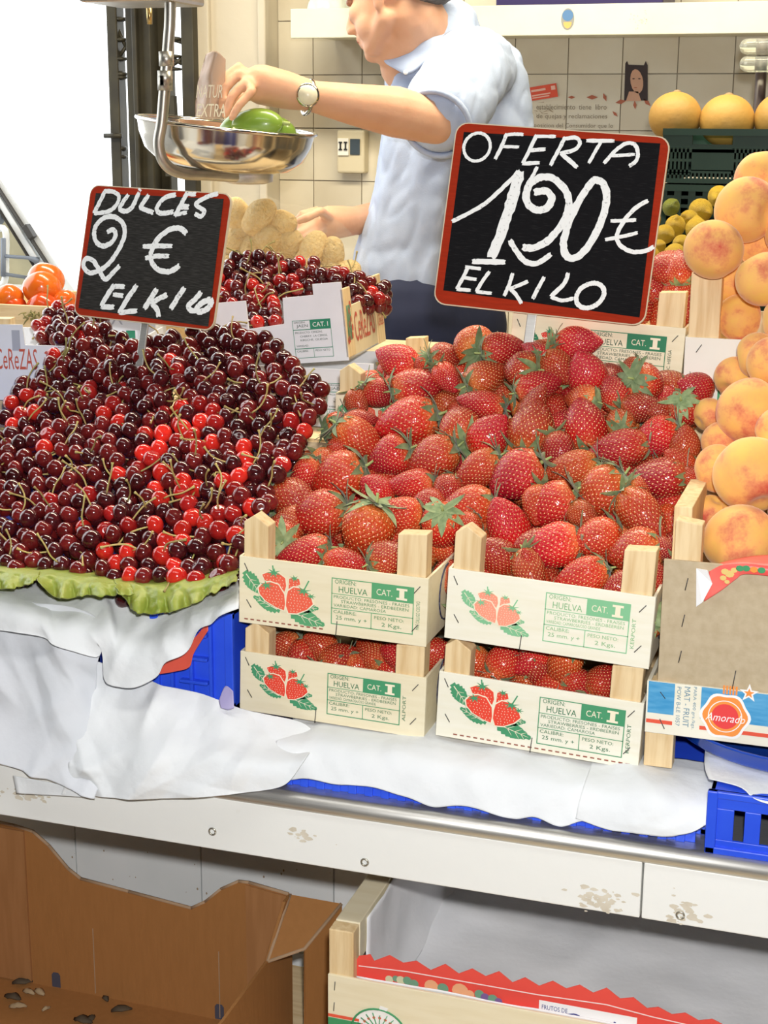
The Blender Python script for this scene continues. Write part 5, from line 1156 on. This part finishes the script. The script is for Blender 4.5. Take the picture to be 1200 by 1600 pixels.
prof2 = [(0, -.081), (k*.5, -.078), (k*.745, -.068), (k*.89, -.049), (k*.965, -.022), (k*.99, -.003), (k*1.0, 0)]
MB().lathe(prof+prof2, 64, 0, Mp).build('pan', chrome, hs_)
ringp = [Mp @ Vector((k*math.cos(a), k*math.sin(a), .001)) for a in np.linspace(0, 2*PI, 65)]
MB().tube(ringp, .0035, 8, cap=False).build('rim', chrome, hs_)
e = px(388, 268, YSc)-o0
MB().lathe([(0, .01), (.042, .01), (.046, .004), (.044, -.018), (.03, -.022), (0, -.022)], 28, 0, Matrix.Translation(e)).build('pan_support', steel, hs_)
# vegetables in the pan and the bag in the hand
gv = mat('green_pepper', (.24, .36, .05), .3, (.14, .26, .03), 4, coat=.3)
for i, (x, y, rx, a) in enumerate(((374, 190, .046, 1.2), (402, 184, .048, 1.5), (425, 192, .044, 1.75), (395, 204, .045, 1.4))):
    p = px(x, y, YSc+.02-.02*(i % 2)); mb = MB(); mb.ell((0, 0, 0), (rx*.60, rx*.55, rx), 20, 14); q = mb.build('green_pepper', gv); q.location = p-Vector((0, 0, .012)); q.rotation_euler = (.2, a, .3*i)
    MB().tube([(0, 0, rx*.9), (0.002, 0, rx*1.25)], [.004, .0035], 6).build('stalk', stem_g, q)
    tag(q, 'green pepper lying in the steel scale pan', 'pepper', 'green peppers in the scale pan')
film = mat('clear_bag_film', (.50, .36, .27), .3, alpha=.5, bump=.001, bscale=35)
hb = thing('carrier_bag', 'small translucent bag with white lettering held over the scale pan', 'plastic bag', px(335, 150, 2.60)); o1 = Vector(hb.location)
b_ = loft([[px(322, 85, 2.60)-o1, px(338, 80, 2.58)-o1, px(352, 92, 2.60)-o1], [px(312, 120, 2.60)-o1, px(330, 118, 2.575)-o1, px(352, 125, 2.60)-o1], [px(306, 160, 2.60)-o1, px(326, 160, 2.57)-o1, px(350, 160, 2.60)-o1], [px(306, 184, 2.60)-o1, px(326, 186, 2.575)-o1, px(350, 186, 2.60)-o1]], 20, 26, .003, 40, 3, .003)
b_.build('bag_film', film, hb, solid=.0006)
b2_ = loft([[px(322, 85, 2.60)-o1, px(338, 82, 2.62)-o1, px(352, 92, 2.60)-o1], [px(312, 120, 2.60)-o1, px(330, 118, 2.63)-o1, px(352, 125, 2.60)-o1], [px(306, 160, 2.60)-o1, px(326, 160, 2.635)-o1, px(350, 160, 2.60)-o1], [px(306, 184, 2.60)-o1, px(326, 186, 2.63)-o1, px(350, 186, 2.60)-o1]], 20, 26, .003, 40, 4, .003)
b2_.build('bag_film', film, hb, solid=.0006)
g = MB(); pa = px(307, 186, 2.548)-o1
g.text('EXTRA', pa.x, pa.z+.004, .055, .022, pa.y, 0, slant=.15); g.text('NATUR', pa.x-.0, pa.z+.036, .050, .022, pa.y, 0, slant=.15); g.build('print', mat('cream_bag_print', (.9, .82, .62), .5), hb)

# ================================================================== bag of potatoes
ptm = mat('potato_skin', (.88, .66, .30), .6, (.84, .58, .22), 4, bump=.01, bscale=6, rnd=.1)
rr = random.Random(9); PTM = []
for k in range(3):
    mb = MB(); mb.ell((0, 0, 0), (1, .78, .72), 20, 14); mb.v = [tuple(Vector(v)*(1+.12*noise.noise(Vector(v)*1.3+Vector((k*4, 0, 0))))) for v in mb.v]; PTM.append(mb.mesh('potato', ptm))
pp = [(370, 335, .036), (405, 340, .040), (440, 352, .038), (380, 365, .038), (418, 372, .040), (455, 380, .036), (490, 385, .034), (520, 395, .032), (395, 395, .038), (440, 398, .038), (480, 410, .036), (515, 415, .034), (360, 385, .036), (355, 415, .036), (400, 420, .038), (450, 425, .038), (500, 435, .036), (540, 425, .03), (375, 445, .038), (430, 455, .038), (480, 460, .036)]
for i, (x, y, r) in enumerate(pp):
    o = inst('potato', PTM[i % 3]); o.location = px(x, y, 2.78+rr.uniform(-.02, .02)); o.scale = (r, r, r); o.rotation_euler = (rr.uniform(0, 6), rr.uniform(0, 6), rr.uniform(0, 6)); tag(o, 'pale yellow potato inside the clear bag behind the cherries', 'potato', 'potatoes in the clear bag')
c0 = px(450, 400, 2.78)
mb = MB(); mb.ell((c0.x-.01, c0.y, 1.318), (.175, .10, .13), 32, 20); mb.ell((c0.x-.07, c0.y, 1.38), (.09, .075, .085), 24, 16)
bagf = mat('clear_potato_bag', (.92, .90, .80), .12, alpha=.06, spec=.5, bump=.01, bscale=24)
o = remesh(mb, 'clear_bag', [bagf], .007, disp=lambda p: .005*noise.noise(p*22)+.003*abs(noise.noise(p*45))); tag(o, 'clear crinkled plastic bag full of potatoes behind the cherries', 'plastic bag')
# ================================================================== the stallholder
struct(MB().box(-1.2, 1.2, 3.0, 4.12, .0, .25).build('floor_platform', woodx))
man = thing('person', 'man in a light blue short-sleeved shirt weighing vegetables behind the counter', 'person', (-.25, 3.2, .25)); mo = Vector(man.location)
skin = mat('skin', (.66, .38, .24), .55, (.60, .32, .19), 12, sss=.12, bump=.0008, bscale=60)
shirt_m = mat('blue_shirt', (.42, .50, .66), .8, (.38, .46, .62), 30, bump=.0004, bscale=400); trou = mat('navy_trousers', (.012, .017, .045), .85, (.018, .024, .06), 8)
hair_m = mat('dark_grey_hair', (.05, .045, .04), .7, (.12, .11, .10), 60)
def Q(x, y, Y): return px(x, y, Y)-mo
# head frame
fw = Vector((-.90, .22, -.30)).normalized(); sdv = Vector((0, 0, 1)).cross(fw).normalized(); upv = fw.cross(sdv).normalized()     # sdv: his left, towards the camera
HM = Matrix((fw, sdv, upv)).transposed()
nose = Q(547, 46, 3.13); HC = nose-HM @ Vector((.122, 0, -.032))
def h(f_, s_, u_): return HC+HM @ Vector((f_, s_, u_))
hd = MB()
hd.ell(HC+HM @ Vector((-.012, 0, .035)), (.098, .076, .098), 24, 16, M=HM)
hd.ell(HC+HM @ Vector((.030, 0, -.030)), (.068, .066, .085), 24, 16, M=HM)
hd.ell(HC+HM @ Vector((.048, 0, -.082)), (.048, .050, .038), 20, 12, M=HM)
hd.ell(HC+HM @ Vector((.080, 0, -.098)), (.021, .026, .018), 14, 10, M=HM)
for s_ in (-1, 1):
    hd.capsule([h(.0, s_*.058, -.055), h(.06, s_*.036, -.092)], [.022, .02]); hd.ell(h(.062, s_*.040, -.022), (.03, .024, .026), 14, 10, M=HM)
    hd.ell(h(.082, s_*.030, .024), (.016, .030, .010), 12, 8, M=HM)
    hd.ell(h(.112, s_*.013, -.040), (.012, .010, .009), 10, 8, M=HM)
    hd.ell(h(-.006, s_*.077, -.004), (.018, .010, .032), 14, 10, M=HM); hd.ell(h(.0, s_*.077, -.030), (.010, .009, .012), 10, 8, M=HM)
hd.capsule([h(.094, 0, .018), h(.106, 0, -.012), h(.118, 0, -.032)], [.010, .0115, .013])
hd.capsule([h(.095, -.020, -.062), h(.102, 0, -.060), h(.095, .020, -.062)], [.0075, .010, .0075]); hd.capsule([h(.092, -.018, -.073), h(.099, 0, -.074), h(.092, .018, -.073)], [.007, .010, .007])
for s_ in (-1, 1): hd.ell(h(.045, s_*.044, -.052), (.036, .026, .036), 16, 12, M=HM)
hd.capsule([h(.055, 0, -.105), h(.02, 0, -.112), h(-.01, 0, -.10)], [.026, .034, .04], 16)
# neck, torso, arms all in one surface
neck0 = h(-.03, 0, -.06); nb = Q(672, 75, 3.18)
hd.capsule([neck0, nb], [.062, .066]); hd.capsule([h(.02, 0, -.085), Q(635, 105, 3.17)], [.045, .055])
SHn = Q(738, 108, 3.06); SHf = Q(655, 130, 3.34); chest = Q(700, 200, 3.2); waist = Q(655, 420, 3.2); hip = Q(665, 480, 3.2)
hd.capsule([Q(690, 100, 3.2), chest, Q(675, 320, 3.2), waist, hip], [.10, .125, .125, .13, .12]); hd.capsule([SHn, SHf], [.06, .06])
EL = Q(684, 190, 2.86); WR = Q(486, 150, 2.70)
hd.capsule([SHn, SHn.lerp(EL, .5), EL], [.056, .052, .044]); mid = EL.lerp(WR, .35)+Vector((0, 0, .002)); hd.capsule([EL, mid, EL.lerp(WR, .7), WR], [.043, .047, .037, .028])
# near hand, back of the hand towards the camera, fingers curling down over the bag
HB = Q(408, 132, 2.645)
hd.capsule([WR, WR.lerp(HB, .5), HB], [.028, .034, .036], 16)
def finger(pts, r): hd.capsule(pts, [r, r*.95, r*.88, r*.75][:len(pts)], 10)
for i, (kx, ky, mx_, my, tx, ty, dy) in enumerate(((372, 103, 350, 122, 340, 146, .0), (376, 114, 352, 138, 346, 166, -.02), (384, 128, 362, 152, 352, 180, -.038), (394, 142, 374, 164, 362, 184, -.052))):
    finger([HB+Vector((-.01, dy*.6, 0)), Q(kx, ky, 2.635+dy), Q(mx_, my, 2.615+dy), Q(tx, ty, 2.605+dy)], .0105-.0006*(i == 3))
finger([HB+Vector((.015, .03, -.01)), Q(385, 150, 2.68), Q(358, 162, 2.665), Q(340, 160, 2.65)], .0115)
# far arm and hand
FE = Q(672, 330, 3.42); FW = Q(556, 345, 3.14); FH = Q(514, 348, 3.09)
hd.capsule([SHf, FE], [.055, .045]); hd.capsule([FE, FE.lerp(FW, .4), FW], [.044, .044, .031]); hd.capsule([FW, FW.lerp(FH, .5), FH], [.030, .034, .036], 16)
for i, (kx, ky, mx_, my, tx, ty, dy) in enumerate(((494, 328, 472, 334, 463, 346, .0), (490, 340, 466, 350, 468, 366, -.018), (490, 354, 468, 364, 478, 378, -.03), (494, 366, 476, 376, 488, 384, -.04))):
    finger([FH, Q(kx, ky, 3.07+dy), Q(mx_, my, 3.05+dy), Q(tx, ty, 3.06+dy)], .0105)
finger([FH+Vector((.01, -.02, .01)), Q(500, 330, 3.02), Q(480, 340, 3.0), Q(466, 345, 3.0)], .0115)
for sx in (-.08, .08): hd.capsule([hip+Vector((0, sx, 0)), hip+Vector((.02, sx*1.2, -.48)), Vector((.04, sx*1.3, .10))], [.085, .06, .045])
body = remesh(hd, 'body', [skin], .0048, man, 5)
# hair, eyes, mouth line
hr = MB(); hr.ell(HC+HM @ Vector((-.026, 0, .047)), (.099, .081, .096), 28, 18, M=HM); hr.capsule([h(-.085, -.045, -.02), h(-.098, 0, -.03), h(-.085, .045, -.02)], [.028, .030, .028])
hr.capsule([h(-.03, .074, .03), h(-.028, .074, .0)], [.012, .009]); ho = remesh(hr, 'hair', [hair_m], .006, man, 4, lambda p: .003*noise.noise(p*90))
for s_ in (-1, 1):
    e = MB(); e.ell(h(.084, s_*.032, .008), (.010, .013, .008), 12, 8, M=HM); e.build('eye', mat('eye_lid', (.40, .19, .11), .5), man)
    b_ = MB().capsule([h(.092, s_*.016, .030), h(.090, s_*.032, .034), h(.074, s_*.050, .030)], [.004, .0048, .003], 8); b_.build('eyebrow', hair_m, man)
MB().capsule([h(.098, -.022, -.0675), h(.1075, 0, -.0672), h(.098, .022, -.0675)], [.0022, .0024, .0022], 6).build('mouth', mat('lip', (.42, .14, .10), .5), man)
# shirt
s = MB()
s.capsule([Q(684, 82, 3.19), Q(712, 150, 3.2), Q(706, 220, 3.2), Q(690, 320, 3.19), Q(660, 420, 3.19), Q(655, 455, 3.19)], [.098, .142, .148, .146, .146, .140], 28)
s.capsule([Q(765, 120, 3.16), Q(770, 190, 3.18), Q(745, 280, 3.2)], [.075, .09, .09], 20); s.capsule([Q(640, 150, 3.12), Q(640, 230, 3.12), Q(628, 330, 3.12), Q(610, 420, 3.12)], [.05, .058, .058, .07], 18)
s.capsule([SHn+Vector((.0, .03, .0)), SHf], [.082, .075], 20); s.capsule([SHn, SHn.lerp(EL, .40), SHn.lerp(EL, .80)], [.080, .084, .082], 24)
s.capsule([SHf, SHf.lerp(FE, .6)], [.07, .066], 20); s.capsule([Q(700, 50, 3.2), Q(676, 68, 3.19), Q(650, 98, 3.17)], [.07, .078, .07], 20)
def wr(p): u = p.x*11+p.z*6; return .008*noise.noise(Vector((p.x*9, p.y*9, p.z*4)))-.006*max(0, .22-abs(noise.noise(Vector((p.x*12+p.z*5, p.y*10, p.z*7-p.x*6)))))*3-.0035*max(0, .2-abs(noise.noise(Vector((p.x*22-p.z*9, p.y*20, p.z*12+8)))))*3+.002
so = remesh(s, 'shirt', [shirt_m], .0065, man, 4, wr)
# open cuff: thin hem ring round the upper arm
ax = (EL-SHn).normalized(); cu = SHn.lerp(EL, .80)+ax*.055; a1 = ax.orthogonal().normalized(); a2 = ax.cross(a1)
MB().tube([cu+(a1*math.cos(t)+a2*math.sin(t))*.066 for t in np.linspace(0, 2*PI, 33)], .006, 6, cap=False).build('cuff_hem', shirt_m, man)
# collar: two leaves round the neck
cpt = [(652, 104, 3.09), (662, 70, 3.085), (690, 30, 3.12), (708, 16, 3.20)]
top = [Q(*p) for p in cpt]; low = [Q(636, 112, 3.075), Q(668, 96, 3.07), Q(706, 52, 3.10), Q(722, 32, 3.20)]
lf = loft([[Q(600, 92, 3.10), Q(632, 66, 3.10), Q(668, 34, 3.115), Q(700, 12, 3.19)], [Q(604, 100, 3.075), Q(640, 86, 3.065), Q(676, 54, 3.085), Q(712, 26, 3.19)], [Q(634, 117, 3.052), Q(652, 108, 3.045), Q(686, 74, 3.065), Q(722, 38, 3.18)]], 24, 12, .001, 20, 2, 0, Vector((0, -1, 0)))
lf.build('collar', shirt_m, man, solid=.003)
MB().ell(Q(634, 113, 3.046), (.005, .003, .005), 10, 8).build('button', mat('pearl_button', (.85, .85, .82), .3), man)
# trousers and belt
tr = MB(); tr.capsule([Q(655, 455, 3.19), hip], [.132, .135], 24)
for sx in (-.085, .085): tr.capsule([hip+Vector((0, sx, 0)), hip+Vector((.02, sx*1.2, -.48)), Vector((.04, sx*1.3, .06))], [.105, .082, .075], 20)
tr.ell(Q(705, 510, 3.2), (.12, .125, .13), 20, 14)
remesh(tr, 'trousers', [trou], .009, man, 4, lambda p: .004*noise.noise(p*14))
for sx in (-.11, .11): MB().capsule([Vector((.05, sx, .04)), Vector((-.12, sx, .035))], [.045, .038]).build('shoe', mat('black_leather', (.02, .02, .02), .4), man)
# wrist watch
wt = Q(481, 152, 2.70); fd_ = (CP-mo-wt).normalized(); wc = wt+fd_*.040+Vector((0, 0, .004)); Mw = Matrix.Translation(wc) @ fd_.to_track_quat('Z', 'Y').to_matrix().to_4x4()
wa = MB(); wa.lathe([(0, -.004), (.0205, -.004), (.0215, 0), (.0205, .005), (.017, .006)], 24, 0, Mw); wd_ = wa.build('watch_case', chrome, man); MB().lathe([(0, .0063), (.0175, .0063), (.0175, .005)], 24, 0, Mw).build('watch_dial', mat('cream_dial', (.80, .75, .55), .3), wd_)
axw = (WR-EL).normalized(); b1 = axw.orthogonal().normalized(); b2 = axw.cross(b1)
MB().tube([wt+(b1*math.cos(t)+b2*math.sin(t))*.0305 for t in np.linspace(0, 2*PI, 29)], .004, 6, cap=False, flatten=1).build('watch_strap', chrome, man)
# ================================================================== cardboard box under the counter
def at_z(x, y, Z):
    d = cf+CR*((x-600)/F)-CU*((y-800)/F); return CP+d*((Z-CP.z)/d.z)
cbm = mat('brown_cardboard', (.38, .17, .05), .8, (.36, .16, .046), 20, (5, 5, 1), bump=.0004, bscale=30); cbl = mat('brown_cardboard_light', (.40, .19, .07), .8, (.35, .16, .055), 10, (10, 10, 1)); cbe = mat('cardboard_cut_edge', (.42, .28, .17), .9)
YX = 1.80; ZF = .3445
bx_ = thing('cardboard_box', 'open brown cardboard box with a cut-out side under the counter', 'box', (px(450, 1400, YX).x, YX, ZF)); bo = Vector(bx_.location)
def L(x, y, Y=YX): return px(x, y, Y)-bo
topl = [(-150, 1262), (-60, 1278), (0, 1286), (22, 1291), (50, 1300), (75, 1322), (105, 1358), (125, 1374), (200, 1394), (298, 1420), (320, 1410), (345, 1390), (372, 1378), (388, 1380), (450, 1398)]
tpz = [(L(x, y).x, L(x, y).z) for x, y in topl]
MB().prism([(tpz[0][0], 0), (0, 0)]+tpz[::-1], (0, .004, 0), (1, 0, 0), (0, 0, 1), .004).build('back_wall', cbm, bx_)
ed = MB()
for p, q in zip(tpz, tpz[1:]): ed.tube([(p[0], .002, p[1]), (q[0], .002, q[1])], .0026, 6)
ed.build('cut_edge', cbe, bx_)
def panel(x0, x1, m_, dy): a, b = L(x0, 1400).x, L(x1, 1400).x; za = np.interp(a, [t[0] for t in tpz], [t[1] for t in tpz]); zb = np.interp(b, [t[0] for t in tpz], [t[1] for t in tpz]); MB().prism([(a, .002), (b, .002), (b, zb-.002), (a, za-.002)], (0, 0, 0), (1, 0, 0), (0, 0, 1), dy).build('folded_panel', m_, bx_)
panel(-150, 44, cbl, .004); panel(385, 448, cbl, .003)
for x in (143, 340): a = L(x, 1400).x; MB().box(a-.0006, a+.0006, -.001, 0, .004, .11).build('crease', cbe, bx_)
MB().box(tpz[0][0], .004, -.55, .004, -.0025, .0).build('box_floor', cbm, bx_)
MB().prism([(-.55, 0), (.004, 0), (.004, tpz[-1][1]), (-.02, tpz[-1][1]), (-.085, tpz[-1][1]-.055), (-.55, tpz[-1][1]-.06)], (0, 0, 0), (0, 1, 0), (0, 0, 1), .004).build('side_wall', cbm, bx_)
for a, b in (((.002, .0), (.002, -.02)),): pass
zt = tpz[-1][1]
MB().add([(.004, 0, zt), (.075, .01, zt-.006), (.045, -.055, zt-.045), (.004, -.085, zt-.055), (.075, .01, .0), (.045, -.055, 0)], [(0, 3, 2, 1), (1, 2, 5, 4)], 0).build('outer_flap', cbm, bx_, solid=.004)
MB().tube([(.004, 0, zt), (.004, -.03, zt-.015), (.004, -.085, zt-.055)], .0026, 6).build('cut_edge', cbe, bx_); MB().tube([(.075, .01, zt-.006), (.045, -.055, zt-.045), (.004, -.085, zt-.055)], .0026, 6).build('cut_edge', cbe, bx_)
MB().box(tpz[0][0], .004, -.554, -.55, 0, .09).build('front_wall', cbm, bx_); MB().box(tpz[0][0]-.004, tpz[0][0], -.55, .004, 0, .2).build('side_wall', cbm, bx_)
for x, y in ((87, 1510), (343, 1578)):
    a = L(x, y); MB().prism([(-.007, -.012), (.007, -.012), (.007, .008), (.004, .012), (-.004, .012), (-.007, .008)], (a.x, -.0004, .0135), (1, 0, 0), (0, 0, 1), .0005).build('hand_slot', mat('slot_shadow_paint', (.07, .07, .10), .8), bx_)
dm = [mat('dry_leaf_dark', (.06, .045, .03), .8, (.1, .07, .04), 40), mat('dry_leaf_pale', (.45, .34, .2), .8, (.36, .25, .14), 40)]
rr = random.Random(6)
for k, (x, y, a, l, c) in enumerate(((35, 1532, .3, .030, 0), (20, 1556, -.2, .028, 0), (45, 1548, -.1, .022, 1), (62, 1548, -.3, .022, 1), (28, 1570, .3, .026, 1), (72, 1574, 1.2, .014, 1), (130, 1592, .1, .030, 0), (165, 1558, -.4, .016, 0), (190, 1575, .2, .030, 0), (142, 1590, 1.3, .02, 0))):
    p = at_z(x, y, ZF+.006); mb = MB(); n = 6; vs = []
    for i in range(n+1):
        t = i/n; w_ = .28*l*math.sin(PI*(.1+.85*t)); zc = .25*l*math.sin(PI*t)*rr.uniform(.5, 1)
        vs += [(l*(t-.5), -w_, zc-.3*w_), (l*(t-.5), 0, zc+.0015), (l*(t-.5), w_, zc-.25*w_)]
    mb.add(vs, [(i*3+q, i*3+q+1, i*3+q+4, i*3+q+3) for i in range(n) for q in (0, 1)], 0, True); o = mb.build('dry_leaf_scrap', dm[c], None, solid=.0012); o.location = p-Vector((0, 0, .003)); o.rotation_euler.z = a+rr.uniform(-.3, .3)
    tag(o, 'curled dark dry leaf scrap on the floor of the cardboard box' if c == 0 else 'pale curled leaf scrap on the floor of the cardboard box', 'leaf scrap', 'dark leaf scraps in the box' if c == 0 else 'pale leaf scraps in the box')

# ================================================================== wooden crate with a paper liner
YW = 1.545; wx = px(512, 1480, YW).x
wc_ = thing('fruit_crate', 'wide wooden crate lined with white paper and a red zigzag strip under the counter', 'crate', (wx, YW, .3405)); wo = Vector(wc_.location)
def K(x, y, Y=YW): return px(x, y, Y)-wo
zp = K(512, 1522).z; zr = K(515, 1454).z
fpn = MB().box(0, .95, 0, .004, 0, zp).build('front_panel', ply, wc_, bevel=.0008)
MB().box(.0, .031, .004, .026, 0, zr).build('post', wood, wc_, bevel=.0015); MB().box(.9, .931, .004, .026, 0, zr).build('post', wood, wc_, bevel=.0015)
MB().box(.0, .031, .028, .42, zr-.05, zr).build('side_rail', ply, wc_, bevel=.0012); MB().box(.9, .931, .028, .42, zr-.05, zr).build('side_rail', ply, wc_, bevel=.0012)
MB().box(.0, .006, .028, .42, 0, zr-.05).build('side_panel', ply, wc_); MB().box(.925, .931, .028, .42, 0, zr-.05).build('side_panel', ply, wc_)
MB().box(.0, .931, .42, .424, 0, zr).build('back_panel', ply, wc_); MB().box(.0, .931, .004, .42, .06, .064).build('base', ply, wc_)
xr = [.033, .06, .2, .4, .6, .8, .897]
z9 = .26
lo_ = loft([[V(x, .414, zr-.002) for x in xr], [V(x, .408, zr-.12) for x in xr], [V(x, .30, z9-.055) for x in xr], [V(x, .15, z9-.06) for x in xr], [V(x, .035, z9-.03) for x in xr], [V(x, .010, zp-.002) for x in xr]], 60, 40, .006, 9, 6, .006, V(0, -.7, .7)); lo_.build('paper_liner', paper_grey, wc_, solid=.0008)
ls_ = loft([[V(.0335, .05, zr-.004), V(.0335, .2, zr-.002), V(.0335, .412, zr-.002)], [V(.036, .04, zr-.09), V(.040, .2, zr-.1), V(.04, .41, zr-.1)], [V(.05, .035, z9-.03), V(.055, .2, z9-.06), V(.05, .40, z9-.06)]], 24, 16, .003, 12, 8, .003, V(1, 0, .2)); ls_.build('paper_liner', paper_grey, wc_, solid=.0008)
tn = [(v-wo) for v in [px(618, 1446, 1.93), px(630, 1432, 1.925), px(652, 1448, 1.925), px(622, 1455, 1.925)]]
# red zigzag strip behind the front board
def Zg(zx, zy): return K(480+zx/1.667, 1330+zy/1.667, YW+.018)
tips = [(215, 270), (285, 285), (360, 293), (430, 305), (500, 312), (568, 328), (640, 337), (710, 347), (780, 355), (850, 380), (915, 405), (985, 420), (1055, 436), (1125, 450), (1195, 464), (1265, 478)]
val = [(250, 290), (322, 309), (395, 318), (465, 325), (535, 341), (604, 350), (675, 357), (745, 368), (815, 383), (885, 408), (950, 424), (1020, 440), (1090, 454), (1160, 468), (1230, 482)]
up_ = [(125, 290), (135, 272), (165, 268), (175, 285)]
for i, t in enumerate(tips):
    up_.append(t)
    if i < len(val): up_.append(val[i])
pz = [Zg(*p) for p in up_]; lowp = [Zg(1265, 560), Zg(125, 345)]
y0_ = YW+.018-wo.y
zz = MB().prism([(p.x, p.z) for p in pz][::-1]+[(lowp[1].x, lowp[1].z), (lowp[0].x, lowp[0].z)], (0, y0_, 0), (1, 0, 0), (0, 0, 1), .0008).build('zigzag_strip', mat('red_strip', (.80, .08, .06), .5), wc_)
g = MB(); yy = y0_-.0014
def zl(p, q, t, mi, d=0):
    a, b = Zg(*p), Zg(*q); g.flat([(a.x, a.z-t), (b.x, b.z-t), (b.x, b.z+t), (a.x, a.z+t)], yy-d, mi)
for p, q in (((135, 297), (260, 312)), ((260, 312), (420, 340)), ((420, 340), (600, 372)), ((600, 372), (780, 398)), ((780, 398), (900, 430)), ((900, 430), (1100, 475))): zl(p, q, .0007, 0)
for k, (x, y, r, mi) in enumerate(((215, 332, 11, 1), (232, 330, 9, 2), (245, 334, 12, 1), (262, 335, 12, 2), (280, 343, 12, 2), (325, 350, 19, 3), (355, 355, 15, 2), (400, 362, 22, 3), (425, 370, 12, 3), (450, 370, 13, 2), (465, 378, 12, 4), (485, 382, 13, 2), (500, 388, 10, 4))):
    c = Zg(x, y); rm = r/1.667*.00077; g.flat([(c.x+rm*math.cos(a), c.z+rm*math.sin(a)) for a in np.linspace(0, 2*PI, 13)[:-1]], yy-.0004-.0001*k, mi)
a, b = Zg(605, 385), Zg(860, 432); g.flat([(a.x, a.z), (b.x, b.z), (b.x, b.z-.02), (a.x, a.z-.024)], yy-.0003, 5)
c = Zg(612, 408); g.text('FRUTOS DE', c.x, c.z, .030, .0058, yy-.0008, 6); c = Zg(672, 430); g.text('Garcia', c.x, c.z-.006, .072, .013, yy-.0008, 6)
g.build('print', [mat('pink_line', (.92, .75, .72), .5), mat('pale_grape', (.62, .62, .40), .5), mat('leaf_grey_green', (.16, .34, .22), .5), mat('orange_print2', (.80, .42, .22), .5), mat('plum_print', (.2, .12, .3), .5), mat('white_print', (.9, .9, .88), .5), mat('navy_letter', (.03, .04, .22), .5)], zz)
g = MB(); a = K(512, 1580); b = K(548, 1588)
g.rect(.0005, .040, a.z-.006, a.z-.002, -.0005, 0); g.rect(.0005, .042, a.z-.03, a.z-.007, -.0005, 1); pass
c = K(592, 1612); ring = [Vector((c.x+.034*math.cos(t), -.0006, c.z+.030*math.sin(t))) for t in np.linspace(0, 2*PI, 33)]; g.tube(ring, .0013, 5, 1)
g.flat([(c.x+.0325*math.cos(t), c.z+.0285*math.sin(t)) for t in np.linspace(0, 2*PI, 33)[:-1]], -.0004, 2)
for k in range(9): t = .2+k*.33; g.tube([(c.x, -.0007, c.z), (c.x+.028*math.cos(t), -.0007, c.z+.025*math.sin(t))], .0007, 4, 1); g.flat([(c.x+.022*math.cos(t)+.002*math.cos(s_), c.z+.019*math.sin(t)+.002*math.sin(s_)) for s_ in np.linspace(0, 2*PI, 7)[:-1]], -.001, 0)
g.flat([(c.x-.003, c.z+.02), (c.x+.008, c.z+.027), (c.x+.012, c.z+.034), (c.x+.002, c.z+.036)], -.0012, 2); g.build('print', [red_print, green_print, mat('white_print', (.9, .9, .88), .5)], fpn)
staple(fpn, .009, zp-.014, 1.5, .011); staple(fpn, .008, zp-.042, 1.5, .011)
